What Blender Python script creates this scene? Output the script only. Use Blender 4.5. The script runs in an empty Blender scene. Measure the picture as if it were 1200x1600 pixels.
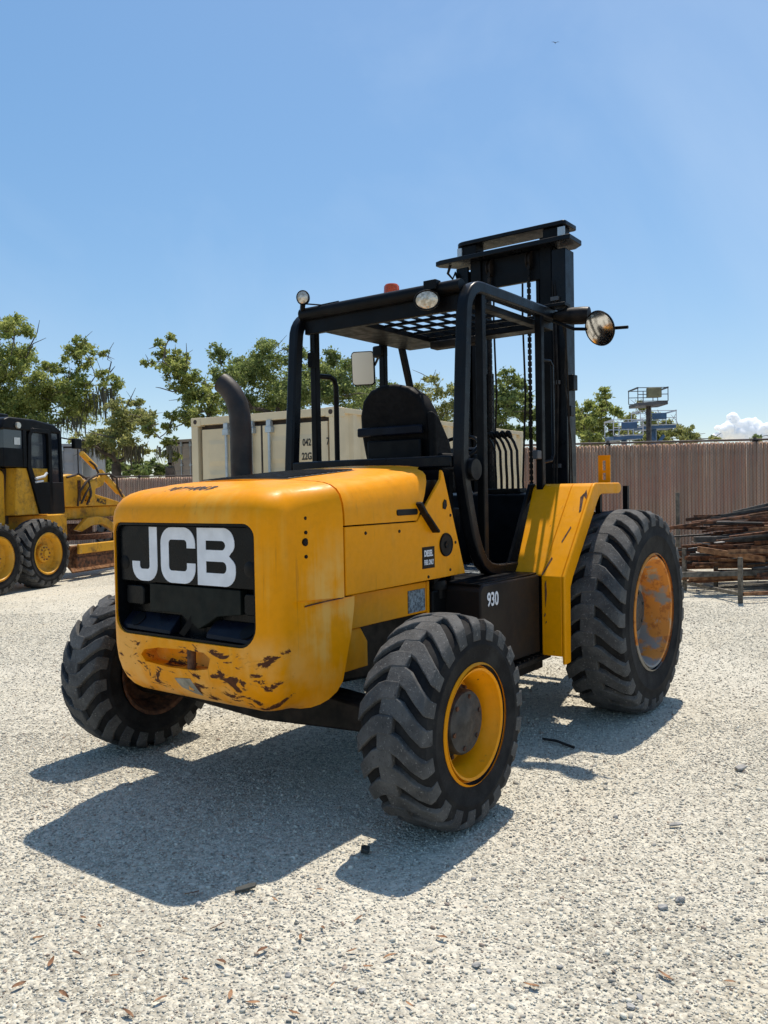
import bpy, bmesh, math, random
import numpy as np
from mathutils import Vector, Matrix

# ------------------------------------------------------------------ camera, sky, sun, exposure
scene = bpy.context.scene
COL = scene.collection
R_ = math.radians
CAM = Vector((-3.25476, -3.16018, 1.545))
ALF, PITCH, ROLL, FPX = 0.632, math.atan((766.65 - 800) / 1300.0), 0.018, 1300.0
FW = Vector((math.cos(ALF) * math.cos(PITCH), math.sin(ALF) * math.cos(PITCH), math.sin(PITCH)))
_r0 = Vector((math.sin(ALF), -math.cos(ALF), 0)); _u0 = _r0.cross(FW)
RT = _r0 * math.cos(ROLL) - _u0 * math.sin(ROLL)
UP = _r0 * math.sin(ROLL) + _u0 * math.cos(ROLL)
cd = bpy.data.cameras.new('camera'); cam = bpy.data.objects.new('camera', cd); COL.objects.link(cam)
cd.sensor_fit = 'VERTICAL'; cd.sensor_height = 32.0; cd.sensor_width = 24.0
cd.lens = 32.0 * FPX / 1600.0
cd.clip_start = 0.05; cd.clip_end = 6000
cam.matrix_world = Matrix(((RT.x, UP.x, -FW.x, CAM.x), (RT.y, UP.y, -FW.y, CAM.y), (RT.z, UP.z, -FW.z, CAM.z), (0, 0, 0, 1)))
scene.camera = cam

SUN = Vector((0.445, 0.115, 1.0)).normalized()
world = bpy.data.worlds.new('World'); scene.world = world; world.use_nodes = True
wn = world.node_tree.nodes; wl = world.node_tree.links
wn.clear()
sky = wn.new('ShaderNodeTexSky'); sky.sky_type = 'NISHITA'; sky.sun_disc = False
sky.sun_elevation = math.asin(SUN.z); sky.sun_rotation = math.atan2(SUN.x, SUN.y)
sky.altitude = 0; sky.air_density = 0.9; sky.dust_density = 0.5; sky.ozone_density = 3.0
bg = wn.new('ShaderNodeBackground'); bg.inputs['Strength'].default_value = 0.15
wo = wn.new('ShaderNodeOutputWorld')
gm = wn.new('ShaderNodeGamma'); gm.inputs[1].default_value = 0.5
hs = wn.new('ShaderNodeHueSaturation'); hs.inputs['Saturation'].default_value = 1.74; hs.inputs['Value'].default_value = 2.12
wl.new(sky.outputs[0], gm.inputs[0]); wl.new(gm.outputs[0], hs.inputs['Color']); tc = wn.new('ShaderNodeTexCoord'); cn = wn.new('ShaderNodeTexNoise'); cn.inputs['Scale'].default_value = 2.4; cn.inputs['Detail'].default_value = 6; cn.inputs['Roughness'].default_value = 0.55; cn.inputs['Distortion'].default_value = 0.6
wl.new(tc.outputs['Generated'], cn.inputs['Vector'])
cr = wn.new('ShaderNodeMapRange'); cr.inputs[1].default_value = 0.46; cr.inputs[2].default_value = 0.74; cr.inputs[3].default_value = 0.0; cr.inputs[4].default_value = 0.30; wl.new(cn.outputs['Fac'], cr.inputs[0])
cm = wn.new('ShaderNodeMix'); cm.data_type = 'RGBA'; cm.inputs[7].default_value = (3.6, 4.6, 6.0, 1); wl.new(cr.outputs[0], cm.inputs[0]); wl.new(hs.outputs[0], cm.inputs[6]); wl.new(cm.outputs[2], bg.inputs[0]); wl.new(bg.outputs[0], wo.inputs[0])
sl = bpy.data.lights.new('sun', 'SUN'); sl.energy = 5.0; sl.angle = R_(0.5); sl.color = (1.0, 0.915, 0.795)
so = bpy.data.objects.new('sun', sl); COL.objects.link(so)
so.rotation_euler = SUN.to_track_quat('Z', 'Y').to_euler(); so.location = (0, 0, 30)
vs = scene.view_settings
vs.view_transform = 'Standard'; vs.look = 'None'; vs.exposure = 0.10; vs.gamma = 1.0; vs.use_curve_mapping = False
scene.cycles.max_bounces = 8; scene.cycles.diffuse_bounces = 4; scene.cycles.transparent_max_bounces = 8

rng = np.random.default_rng(7); random.seed(7)

def camxy(X, Z):                    # ground point from metres right of / ahead of the viewpoint
    f = Vector((math.cos(ALF), math.sin(ALF))); r = Vector((math.sin(ALF), -math.cos(ALF)))
    p = Vector((CAM.x, CAM.y)) + X * r + Z * f
    return p
def at(u, v, Z):                    # point in the world seen at photo pixel u,v at depth Z
    d = FW + RT * ((u - 600) / FPX) + UP * ((800 - v) / FPX)
    return CAM + d * Z

# ------------------------------------------------------------------ materials
MATS = {}
class NT:
    def __init__(s, name):
        s.m = bpy.data.materials.new(name); s.m.use_nodes = True
        s.t = s.m.node_tree; s.n = s.t.nodes; s.l = s.t.links
        s.n.clear()
        s.out = s.n.new('ShaderNodeOutputMaterial'); s.b = s.n.new('ShaderNodeBsdfPrincipled')
        s.l.new(s.b.outputs[0], s.out.inputs[0])
        s.pos = s.n.new('ShaderNodeNewGeometry').outputs['Position']
        MATS[name] = s.m
    def obj(s):
        s.pos = s.n.new('ShaderNodeTexCoord').outputs['Object']; return s
    def mapv(s, sc):
        m = s.n.new('ShaderNodeMapping'); m.inputs['Scale'].default_value = sc; s.l.new(s.pos, m.inputs[0]); return m.outputs[0]
    def noise(s, scale, detail=4, rough=0.55, vec=None, dist=0.0):
        n = s.n.new('ShaderNodeTexNoise'); n.inputs['Scale'].default_value = scale; n.inputs['Detail'].default_value = detail
        n.inputs['Roughness'].default_value = rough; n.inputs['Distortion'].default_value = dist
        s.l.new(vec if vec is not None else s.pos, n.inputs['Vector']); return n.outputs['Fac']
    def vor(s, scale, feature='F1', out='Distance', vec=None):
        n = s.n.new('ShaderNodeTexVoronoi'); n.feature = feature; n.inputs['Scale'].default_value = scale
        s.l.new(vec if vec is not None else s.pos, n.inputs['Vector']); return n.outputs[out]
    def ramp(s, fac, a, b, lo=0.0, hi=1.0):
        n = s.n.new('ShaderNodeMapRange'); n.inputs[1].default_value = a; n.inputs[2].default_value = b
        n.inputs[3].default_value = lo; n.inputs[4].default_value = hi; n.interpolation_type = 'SMOOTHSTEP'
        s.l.new(fac, n.inputs[0]); return n.outputs[0]
    def math(s, op, a, b=None):
        n = s.n.new('ShaderNodeMath'); n.operation = op
        for i, x in enumerate((a, b)):
            if x is None: continue
            if isinstance(x, (int, float)): n.inputs[i].default_value = x
            else: s.l.new(x, n.inputs[i])
        return n.outputs[0]
    def mix(s, fac, a, b):
        n = s.n.new('ShaderNodeMix'); n.data_type = 'RGBA'
        for sock, x in ((n.inputs[0], fac), (n.inputs[6], a), (n.inputs[7], b)):
            if isinstance(x, (int, float)): sock.default_value = x
            elif isinstance(x, tuple): sock.default_value = (*x, 1)
            else: s.l.new(x, sock)
        return n.outputs[2]
    def sep(s):
        n = s.n.new('ShaderNodeSeparateXYZ'); s.l.new(s.pos, n.inputs[0]); return n.outputs
    def attr(s, name):
        n = s.n.new('ShaderNodeAttribute'); n.attribute_name = name; return n.outputs['Color']
    def color(s, c):
        if isinstance(c, tuple): s.b.inputs['Base Color'].default_value = (*c, 1)
        else: s.l.new(c, s.b.inputs['Base Color'])
    def rough(s, r):
        if isinstance(r, (int, float)): s.b.inputs['Roughness'].default_value = r
        else: s.l.new(r, s.b.inputs['Roughness'])
    def metal(s, r): s.b.inputs['Metallic'].default_value = r
    def spec(s, r): s.b.inputs['Specular IOR Level'].default_value = r
    def bump(s, h, strength=0.3, dist=0.01):
        n = s.n.new('ShaderNodeBump'); n.inputs['Strength'].default_value = strength; n.inputs['Distance'].default_value = dist
        s.l.new(h, n.inputs['Height']); s.l.new(n.outputs[0], s.b.inputs['Normal'])

def plain(name, c, rough=0.6, metal=0.0, var=0.25, scale=9.0, bump=0.1, spec=0.5, c2=None, bscale=None):
    t = NT(name)
    n = t.noise(scale, 5)
    lo = tuple(x * (1 - var) for x in c); hi = c2 if c2 else tuple(min(1, x * (1 + var)) for x in c)
    t.color(t.mix(t.ramp(n, 0.3, 0.7), lo, hi))
    t.rough(t.ramp(t.noise(scale * 2.3, 4), 0.3, 0.7, max(0.05, rough - 0.1), min(1, rough + 0.1)))
    t.metal(metal); t.spec(spec)
    if bump: t.bump(t.noise(bscale or scale * 12, 3), bump, 0.004)
    return t

def make_yellow(name, rust=0.0, grime=0.12, fade=0.5, base=(0.86, 0.318, 0.0), chips=0.0, faded=(0.82, 0.42, 0.06)):
    t = NT(name)
    x, y, z = t.sep()
    big = t.noise(2.2, 4); fine = t.noise(30, 5)
    streak = t.noise(1.0, 5, 0.6, t.mapv((16, 16, 0.9)))
    f = t.ramp(t.math('ADD', t.math('MULTIPLY', big, 0.6), t.math('MULTIPLY', streak, 0.5)), 0.54, 0.78, 0, fade)
    c = t.mix(t.ramp(fine, 0.3, 0.75, 0, 0.35), base, tuple(v * 0.82 for v in base))
    c = t.mix(f, c, faded)
    dirt = t.ramp(t.noise(5.5, 8, 0.7), 0.56, 0.8, 0, 0.35)
    c = t.mix(dirt, c, (0.46, 0.19, 0.01))
    gri = t.ramp(t.noise(4.2, 9, 0.72), 0.48, 0.70, 0, grime)
    c = t.mix(gri, c, (0.13, 0.075, 0.03))
    run = t.ramp(t.noise(1.0, 6, 0.6, t.mapv((34, 34, 1.1))), 0.60, 0.70, 0, 0.4)
    run = t.math('MULTIPLY', run, t.ramp(t.noise(3.1, 3), 0.42, 0.6))
    c = t.mix(run, c, (0.36, 0.15, 0.015))
    rgh = t.math('ADD', t.ramp(f, 0, 1, 0.42, 0.72), t.ramp(t.noise(14, 6, 0.7), 0.35, 0.7, -0.06, 0.16))
    if rust > 0:
        flank = t.math('MULTIPLY', t.ramp(x, -0.50, -0.30), t.ramp(t.math('ABSOLUTE', t.math('SUBTRACT', z, 0.98)), 0.50, 0.10))
        fs = t.math('MULTIPLY', flank, t.ramp(t.math('ADD', t.math('MULTIPLY', streak, 0.6), t.math('MULTIPLY', t.noise(5, 5), 0.5)), 0.47, 0.66, 0, 0.8))
        c = t.mix(fs, c, (0.80, 0.45, 0.11))
        zone = t.math('MULTIPLY', t.ramp(z, 0.93, 0.80), t.ramp(x, -0.25, -0.50))
        n1 = t.noise(9.5, 9, 0.66, t.mapv((1, 0.7, 1.6)), 0.6)
        m = t.ramp(t.math('ADD', n1, t.math('MULTIPLY', t.math('SUBTRACT', zone, 1.0), 0.5)), 0.566, 0.576)
        ring = t.ramp(t.math('ADD', n1, t.math('MULTIPLY', t.math('SUBTRACT', zone, 1.0), 0.5)), 0.525, 0.565, 0, 0.6)
        pale = t.math('MULTIPLY', zone, t.ramp(t.noise(4.0, 4), 0.40, 0.6, 0.0, 0.75))
        c = t.mix(pale, c, (0.85, 0.43, 0.10))
        c = t.mix(ring, c, (0.62, 0.25, 0.03))
        c = t.mix(m, c, t.mix(t.noise(40, 4), (0.028, 0.016, 0.012), (0.16, 0.055, 0.022)))
        rgh = t.math('MAXIMUM', rgh, t.math('MULTIPLY', m, 0.85))
    if chips > 0:
        m2 = t.ramp(t.noise(11, 6, 0.6), 0.735 - 0.03 * chips, 0.745 - 0.03 * chips)
        c = t.mix(m2, c, (0.06, 0.03, 0.02))
    t.color(c); t.rough(rgh); t.spec(0.13)
    t.b.inputs['Coat Weight'].default_value = 0.03; t.b.inputs['Coat Roughness'].default_value = 0.2
    t.bump(t.noise(3.0, 3), 0.10, 0.02)
    return t
make_yellow('yellow_cw', rust=1.0, fade=0.75)
make_yellow('yellow', fade=0.42, chips=0.5)
make_yellow('yellow_fender', fade=0.28, chips=0.3, base=(0.86, 0.335, 0.0))
make_yellow('yellow_rim', fade=0.25, chips=1.2, base=(0.86, 0.318, 0.0))
make_yellow('grader_yellow', grime=0.75, fade=0.75, chips=1.0, base=(0.66, 0.34, 0.03), faded=(0.62, 0.40, 0.12))

t = NT('rust_rim')                                      # front rim: orange, rusted, bare grey wear
n = t.noise(14, 8, 0.65)
c = t.mix(t.ramp(n, 0.38, 0.5), (0.45, 0.14, 0.02), (0.66, 0.24, 0.03))
c = t.mix(t.ramp(t.noise(9, 8, 0.7, t.mapv((1, 1, 0.6))), 0.56, 0.64, 0, 0.8), c, (0.50, 0.36, 0.21))
c = t.mix(t.ramp(t.math('SUBTRACT', t.noise(5, 6), t.math('MULTIPLY', t.sep()[2], 0.35)), 0.27, 0.36), c, (0.27, 0.25, 0.22))
t.color(c); t.rough(0.72); t.bump(n, 0.25, 0.006)
t = NT('rubber')
n = t.noise(6, 6, 0.65); g = t.vor(130)
c = t.mix(t.ramp(n, 0.35, 0.7), (0.009, 0.009, 0.010), (0.026, 0.026, 0.026))
c = t.mix(t.ramp(t.noise(70, 4, 0.7), 0.60, 0.74, 0, 0.4), c, (0.09, 0.088, 0.082))
t.color(c); t.rough(0.82); t.spec(0.15); t.bump(t.noise(45, 6, 0.7), 0.35, 0.006)
t = NT('lug_rubber')
c = t.mix(t.ramp(t.noise(8, 6, 0.65), 0.3, 0.7), (0.045, 0.045, 0.045), (0.10, 0.099, 0.096))
c = t.mix(t.ramp(t.noise(80, 5, 0.75), 0.58, 0.66, 0, 0.8), c, (0.24, 0.235, 0.22))
c = t.mix(t.ramp(t.noise(55, 5, 0.7), 0.60, 0.68, 0, 0.8), c, (0.02, 0.02, 0.02))
t.color(c); t.rough(0.85); t.spec(0.3); t.bump(t.noise(60, 6, 0.75), 0.55, 0.008)
plain('black', (0.0045, 0.0048, 0.0055), 0.42, spec=0.12, var=0.35, scale=6, bump=0.06)
plain('black_worn', (0.008, 0.0075, 0.0075), 0.5, spec=0.14, var=0.5, scale=10, bump=0.1, c2=(0.024, 0.018, 0.014))
plain('black_steel', (0.005, 0.006, 0.008), 0.34, spec=0.16, var=0.3, scale=5, bump=0.05)
plain('panel_black', (0.004, 0.005, 0.006), 0.30, spec=0.12, var=0.4, scale=7, bump=0.05)
plain('panel_green', (0.007, 0.010, 0.009), 0.5, spec=0.12, var=0.3, scale=7, bump=0.05)
plain('panel_navy', (0.005, 0.007, 0.014), 0.35, spec=0.12, var=0.3, scale=7, bump=0.05)
plain('seat_vinyl', (0.006, 0.006, 0.0065), 0.65, spec=0.12, var=0.3, scale=14, bump=0.15)
plain('tank_black', (0.012, 0.0115, 0.0115), 0.5, spec=0.14, var=0.35, scale=3, bump=0.08, c2=(0.020, 0.014, 0.011))
plain('hub_grey', (0.020, 0.020, 0.021), 0.5, var=0.4, scale=16, bump=0.3, c2=(0.042, 0.042, 0.042), spec=0.3)
plain('exhaust', (0.018, 0.0175, 0.018), 0.5, metal=0.0, var=0.25, scale=8, bump=0.08, c2=(0.034, 0.027, 0.024), spec=0.3)
plain('white_vinyl', (0.70, 0.71, 0.74), 0.45, var=0.08, scale=12, bump=0.03)
plain('grey_mark', (0.045, 0.04, 0.035), 0.7, var=0.2)
plain('dark_rust', (0.06, 0.025, 0.015), 0.85, var=0.5, scale=25, bump=0.3, c2=(0.17, 0.07, 0.03))
plain('scrap_rust', (0.055, 0.028, 0.016), 0.85, var=0.5, scale=14, bump=0.3, c2=(0.22, 0.085, 0.035))
plain('scrap_dark', (0.022, 0.022, 0.022), 0.6, var=0.5, scale=12, bump=0.2, c2=(0.06, 0.05, 0.04))
plain('scrap_orange', (0.16, 0.06, 0.022), 0.85, var=0.4, scale=14, bump=0.3, c2=(0.32, 0.16, 0.07))
plain('scrap_grey', (0.10, 0.085, 0.065), 0.8, var=0.4, scale=14, bump=0.3, c2=(0.20, 0.17, 0.13))
plain('scrap_pale', (0.45, 0.42, 0.38), 0.6, var=0.3, scale=14, bump=0.2)
plain('bracket_grey', (0.28, 0.25, 0.19), 0.7, var=0.3, scale=20, bump=0.2)
plain('container_beige', (0.68, 0.545, 0.345), 0.6, var=0.10, scale=1.6, bump=0.05)
plain('container_tan', (0.37, 0.31, 0.25), 0.6, var=0.12, scale=1.2, bump=0.05)
plain('container_grey', (0.30, 0.31, 0.32), 0.6, var=0.10, scale=1.2, bump=0.05)
plain('gasket', (0.045, 0.03, 0.022), 0.8, var=0.3)
plain('galvanised', (0.42, 0.46, 0.48), 0.45, metal=0.5, var=0.15, scale=8, bump=0.05)
plain('stencil_black', (0.02, 0.018, 0.015), 0.7, var=0.3, scale=30)
plain('fence_steel', (0.10, 0.075, 0.06), 0.65, var=0.3, scale=6)
plain('fence_wire', (0.24, 0.185, 0.145), 0.6, var=0.3, scale=6, bump=0)
plain('blue_paint', (0.03, 0.09, 0.19), 0.45, var=0.25, scale=3)
plain('grey_steel', (0.06, 0.062, 0.066), 0.5, var=0.3, scale=3)
plain('rail_white', (0.55, 0.57, 0.60), 0.5, var=0.1, scale=3)
plain('olive_box', (0.16, 0.15, 0.08), 0.6, var=0.2, scale=6)
plain('bark', (0.085, 0.068, 0.052), 0.9, var=0.45, scale=3, bump=0.6, bscale=18)
plain('moss_grey', (0.13, 0.125, 0.085), 0.9, var=0.3, scale=2, bump=0)
plain('dry_leaf', (0.23, 0.10, 0.045), 0.8, var=0.45, scale=14, bump=0.1, c2=(0.36, 0.19, 0.09))
plain('stone_grey', (0.33, 0.32, 0.30), 0.9, var=0.3, scale=22, bump=0.5)
plain('debris_black', (0.03, 0.035, 0.033), 0.6, var=0.3, scale=20)
plain('twig', (0.02, 0.017, 0.015), 0.9, var=0.3)
plain('paper_white', (0.62, 0.62, 0.58), 0.7, var=0.1)
t = NT('mesh_patch'); c = t.mix(t.ramp(t.noise(60, 4, 0.7), 0.4, 0.62), (0.06, 0.08, 0.10), (0.24, 0.30, 0.34)); t.color(c); t.rough(0.6)
t = NT('beacon_orange'); t.color((0.75, 0.10, 0.01)); t.rough(0.15); t.b.inputs['Transmission Weight'].default_value = 0.3
t = NT('lamp_glass'); c = t.mix(t.ramp(t.noise(40, 2), 0.4, 0.6), (0.38, 0.34, 0.27), (0.62, 0.58, 0.50)); t.color(c); t.rough(0.22); t.metal(0.4); t.bump(t.vor(70), 0.4, 0.004)
t = NT('mirror_glass'); t.color((0.80, 0.78, 0.75)); t.rough(0.16); t.metal(1.0)
t = NT('mirror_hazy'); t.color((0.62, 0.57, 0.49)); t.rough(0.32); t.metal(0.8)
t = NT('cab_glass'); t.color((0.012, 0.016, 0.024)); t.rough(0.06); t.b.inputs['Coat Weight'].default_value = 0.5
t = NT('slat')
a = t.attr('Col'); c = t.mix(t.ramp(t.noise(1.1, 4), 0.40, 0.66, 0, 0.4), a, (0.50, 0.25, 0.185))
c = t.mix(t.ramp(t.noise(0.9, 6, 0.6), 0.64, 0.72, 0, 0.35), c, (0.45, 0.35, 0.27)); t.color(c); t.rough(0.6)
def leafmat(name, ca, cb, tr=0.35):
    t = NT(name)
    a = t.attr('Col'); c = t.mix(a, ca, cb); t.color(c); t.rough(0.6); t.spec(0.25)
    tb = t.n.new('ShaderNodeBsdfTranslucent'); t.l.new(c, tb.inputs[0])
    ms = t.n.new('ShaderNodeMixShader'); ms.inputs[0].default_value = tr
    t.l.new(t.b.outputs[0], ms.inputs[1]); t.l.new(tb.outputs[0], ms.inputs[2]); t.l.new(ms.outputs[0], t.out.inputs[0])
leafmat('oak_leaf', (0.15, 0.20, 0.05), (0.42, 0.44, 0.13), .55)
leafmat('oak_leaf_dark', (0.115, 0.165, 0.05), (0.31, 0.355, 0.12), .55)
leafmat('oak_leaf_olive', (0.17, 0.20, 0.06), (0.43, 0.42, 0.16), .55)
t = NT('ground')
p1 = t.vor(42, out='Color'); d1 = t.vor(42); p2 = t.vor(95, out='Color'); d2 = t.vor(95)
v1 = t.n.new('ShaderNodeRGBToBW'); t.l.new(p1, v1.inputs[0]); v2 = t.n.new('ShaderNodeRGBToBW'); t.l.new(p2, v2.inputs[0])
c = t.mix(t.ramp(v1.outputs[0], 0.2, 0.8), (0.26, 0.24, 0.19), (0.64, 0.60, 0.49))
c = t.mix(0.45, c, t.mix(t.ramp(v2.outputs[0], 0.25, 0.75), (0.24, 0.22, 0.18), (0.67, 0.63, 0.515)))
c = t.mix(t.ramp(t.noise(0.35, 5, 0.6), 0.42, 0.62, 0, 0.5), c, (0.64, 0.60, 0.50))
c = t.mix(t.ramp(t.noise(1.0, 5, 0.6, t.mapv((.25, 1.3, 1))), 0.52, 0.66, 0, 0.45), c, (0.53, 0.475, 0.36))
c = t.mix(t.ramp(t.noise(0.9, 5, 0.65), 0.55, 0.72, 0, 0.35), c, (0.56, 0.50, 0.375))
t.color(c); t.rough(0.92); t.spec(0.2)
hb = t.math('ADD', t.math('MULTIPLY', t.math('SUBTRACT', 1.0, d1), 0.6), t.math('MULTIPLY', t.math('SUBTRACT', 1.0, d2), 0.3))
t.bump(t.math('ADD', hb, t.math('MULTIPLY', t.noise(3, 4), 1.2)), 0.9, 0.018)
t = NT('gravel'); t.color(t.mix(t.ramp(t.noise(160, 3), 0.35, 0.7, 0, 0.3), t.attr('Col'), (0.34, 0.32, 0.29))); t.rough(0.92); t.spec(0.2)
t = NT('cloud'); t.color((0.93, 0.93, 0.94)); t.rough(1.0); t.spec(0.0)
t.b.inputs['Subsurface Weight'].default_value = 1.0; t.b.inputs['Subsurface Radius'].default_value = (1, 1, 1); t.b.inputs['Subsurface Scale'].default_value = 25.0
M = MATS

# ------------------------------------------------------------------ mesh helpers
def link(name, me, mat=None, parent=None, loc=None, rot=None):
    o = bpy.data.objects.new(name, me); COL.objects.link(o)
    if mat is not None and me is not None and len(me.materials) == 0: me.materials.append(M[mat] if isinstance(mat, str) else mat)
    if parent: o.parent = parent
    if loc is not None: o.location = loc
    if rot is not None: o.rotation_euler = rot
    return o
def tag(o, label, cat=None, group=None, kind=None):
    if label: o['label'] = label
    if cat: o['category'] = cat
    if group: o['group'] = group
    if kind: o['kind'] = kind
    return o
def empty(name, loc=(0, 0, 0), rz=0.0):
    o = bpy.data.objects.new(name, None); COL.objects.link(o); o.location = loc; o.rotation_euler = (0, 0, rz); o.empty_display_size = 0.2
    return o
def bev(o, w=0.004, seg=2, ang=35):
    m = o.modifiers.new('bevel', 'BEVEL'); m.width = w; m.segments = seg; m.limit_method = 'ANGLE'; m.angle_limit = R_(ang); m.harden_normals = False
    return o
def smooth(me, ang=35):
    bm = bmesh.new(); bm.from_mesh(me)
    bmesh.ops.recalc_face_normals(bm, faces=bm.faces)
    for f in bm.faces: f.smooth = True
    ca = math.radians(ang)
    for e in bm.edges:
        if len(e.link_faces) == 2: e.smooth = e.calc_face_angle(0) < ca
        else: e.smooth = False
    bm.to_mesh(me); bm.free()
class MB:
    def __init__(s): s.v = []; s.f = []
    def add(s, vs, fs):
        o = len(s.v); s.v += [tuple(map(float, v)) for v in vs]; s.f += [tuple(i + o for i in f) for f in fs]; return s
    def box(s, x0, x1, y0, y1, z0, z1):
        vs = [(x, y, z) for z in (z0, z1) for y in (y0, y1) for x in (x0, x1)]
        return s.add(vs, [(0, 2, 3, 1), (4, 5, 7, 6), (0, 1, 5, 4), (2, 6, 7, 3), (0, 4, 6, 2), (1, 3, 7, 5)])
    def bar(s, a, b, w, h=None, up=(0, 0, 1)):
        h = h or w; a = Vector(a); b = Vector(b); d = (b - a).normalized(); u = Vector(up)
        if abs(d.dot(u)) > 0.98: u = Vector((1, 0, 0))
        sx = d.cross(u).normalized(); sz = sx.cross(d)
        vs = []
        for p in (a, b):
            for i, j in ((-1, -1), (1, -1), (1, 1), (-1, 1)): vs.append(p + sx * (i * w / 2) + sz * (j * h / 2))
        return s.add(vs, [(0, 3, 2, 1), (4, 5, 6, 7), (0, 1, 5, 4), (1, 2, 6, 5), (2, 3, 7, 6), (3, 0, 4, 7)])
    def tube(s, path, r, n=10, cap=True, scale=None):
        path = [Vector(p) for p in path]; rad = r if isinstance(r, (list, tuple)) else [r] * len(path)
        vs = []; fs = []; prev = None
        for i, p in enumerate(path):
            t = (path[min(i + 1, len(path) - 1)] - path[max(i - 1, 0)]).normalized()
            if prev is None: ref = Vector((0, 0, 1)) if abs(t.z) < 0.9 else Vector((1, 0, 0)); a = t.cross(ref).normalized()
            else: a = (prev - t * prev.dot(t)).normalized()
            prev = a; b = t.cross(a)
            for k in range(n):
                an = 2 * math.pi * k / n; vs.append(p + (a * math.cos(an) + b * math.sin(an)) * rad[i])
        for i in range(len(path) - 1):
            for k in range(n): fs.append((i * n + k, i * n + (k + 1) % n, (i + 1) * n + (k + 1) % n, (i + 1) * n + k))
        if cap: fs.append(tuple(range(n))[::-1]); fs.append(tuple(range((len(path) - 1) * n, len(path) * n)))
        return s.add(vs, fs)
    def rect_sweep(s, path, a, b):     # path in an xz plane; a = in-plane thickness, b = along y
        path = [Vector(p) for p in path]; vs = []; fs = []
        for i, p in enumerate(path):
            t = (path[min(i + 1, len(path) - 1)] - path[max(i - 1, 0)]).normalized()
            n = t.cross(Vector((0, 1, 0))).normalized(); y = Vector((0, 1, 0))
            for ii, jj in ((-1, -1), (1, -1), (1, 1), (-1, 1)): vs.append(p + n * (ii * a / 2) + y * (jj * b / 2))
        for i in range(len(path) - 1):
            for k in range(4): fs.append((i * 4 + k, i * 4 + (k + 1) % 4, i * 4 + 4 + (k + 1) % 4, i * 4 + 4 + k))
        e = (len(path) - 1) * 4
        fs += [(3, 2, 1, 0), (e, e + 1, e + 2, e + 3)]
        return s.add(vs, fs)
    def prism(s, poly, axis, a, b):    # poly: 2-D outline in the two other axes (x,z for y / y,z for x / x,y for z)
        n = len(poly)
        def P(q, c): return (q[0], c, q[1]) if axis == 'y' else ((c, q[0], q[1]) if axis == 'x' else (q[0], q[1], c))
        vs = [P(q, a) for q in poly] + [P(q, b) for q in poly]
        fs = [tuple(range(n)), tuple(range(2 * n - 1, n - 1, -1))] + [(i, i + n, (i + 1) % n + n, (i + 1) % n) for i in range(n)]
        return s.add(vs, fs)
    def lathe(s, prof, axis='y', n=48, cx=0, cy=0, cz=0):   # prof: (r, h)
        vs = []; fs = []; m = len(prof)
        for i in range(n):
            an = 2 * math.pi * i / n; c, sn = math.cos(an), math.sin(an)
            for r, hgt in prof:
                if axis == 'y': vs.append((cx + r * c, cy + hgt, cz + r * sn))
                elif axis == 'x': vs.append((cx + hgt, cy + r * c, cz + r * sn))
                else: vs.append((cx + r * c, cy + r * sn, cz + hgt))
        for i in range(n):
            j = (i + 1) % n
            for k in range(m - 1): fs.append((i * m + k, i * m + k + 1, j * m + k + 1, j * m + k))
        return s.add(vs, fs)
    def mesh(s, name, sm=None):
        me = bpy.data.meshes.new(name); me.from_pydata(s.v, [], s.f); me.update()
        bm = bmesh.new(); bm.from_mesh(me)
        bmesh.ops.remove_doubles(bm, verts=bm.verts, dist=1e-5)
        bmesh.ops.recalc_face_normals(bm, faces=bm.faces); bm.to_mesh(me); bm.free()
        if sm: smooth(me, sm)
        return me
    def build(s, name, mat, parent=None, bevel=0.0, sm=None, label=None, seg=2):
        o = link(name, s.mesh(name, sm), mat, parent)
        if bevel: bev(o, bevel, seg); 
        if bevel and not sm: smooth(o.data, 30)
        if label: o['label'] = label
        return o
def rrect(y0, y1, z0, z1, r, n=6):
    pts = []
    rs = r if isinstance(r, (list, tuple)) else [r] * 4
    for (cy, cz, a0), q in zip(((y1, z1, 0), (y0, z1, 90), (y0, z0, 180), (y1, z0, 270)), rs):
        sy = -1 if cy == y1 else 1; sz = -1 if cz == z1 else 1
        for k in range(n + 1):
            an = R_(a0 + 90 * k / n); pts.append((cy + sy * q + q * math.cos(an), cz + sz * q + q * math.sin(an)))
    return pts
def big_mesh(name, V, F, mat, col=None, sm=False):      # numpy mesh; F has constant width
    me = bpy.data.meshes.new(name); k = F.shape[1]
    me.vertices.add(len(V)); me.vertices.foreach_set('co', np.asarray(V, np.float32).ravel())
    me.loops.add(F.size); me.loops.foreach_set('vertex_index', np.asarray(F, np.int32).ravel())
    me.polygons.add(len(F)); me.polygons.foreach_set('loop_start', np.arange(0, F.size, k, dtype=np.int32))
    me.polygons.foreach_set('loop_total', np.full(len(F), k, np.int32))
    if sm: me.polygons.foreach_set('use_smooth', np.ones(len(F), bool))
    if col is not None:
        a = me.color_attributes.new('Col', 'FLOAT_COLOR', 'POINT'); a.data.foreach_set('color', np.asarray(col, np.float32).ravel())
    me.update(calc_edges=True); me.validate()
    me.materials.append(M[mat]); return me
def text_mesh(txt, size, extrude=0.002, sx=1.0, bold=0.0):
    cu = bpy.data.curves.new('lettering', 'FONT'); cu.body = txt; cu.size = size; cu.extrude = extrude; cu.align_x = 'LEFT'; cu.offset = bold
    cu.resolution_u = 4
    o = bpy.data.objects.new('lettering_tmp', cu); COL.objects.link(o)
    dg = bpy.context.evaluated_depsgraph_get(); dg.update()
    me = bpy.data.meshes.new_from_object(o.evaluated_get(dg))
    bpy.data.objects.remove(o); bpy.data.curves.remove(cu)
    for v in me.vertices: v.co.x *= sx
    return me
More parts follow.
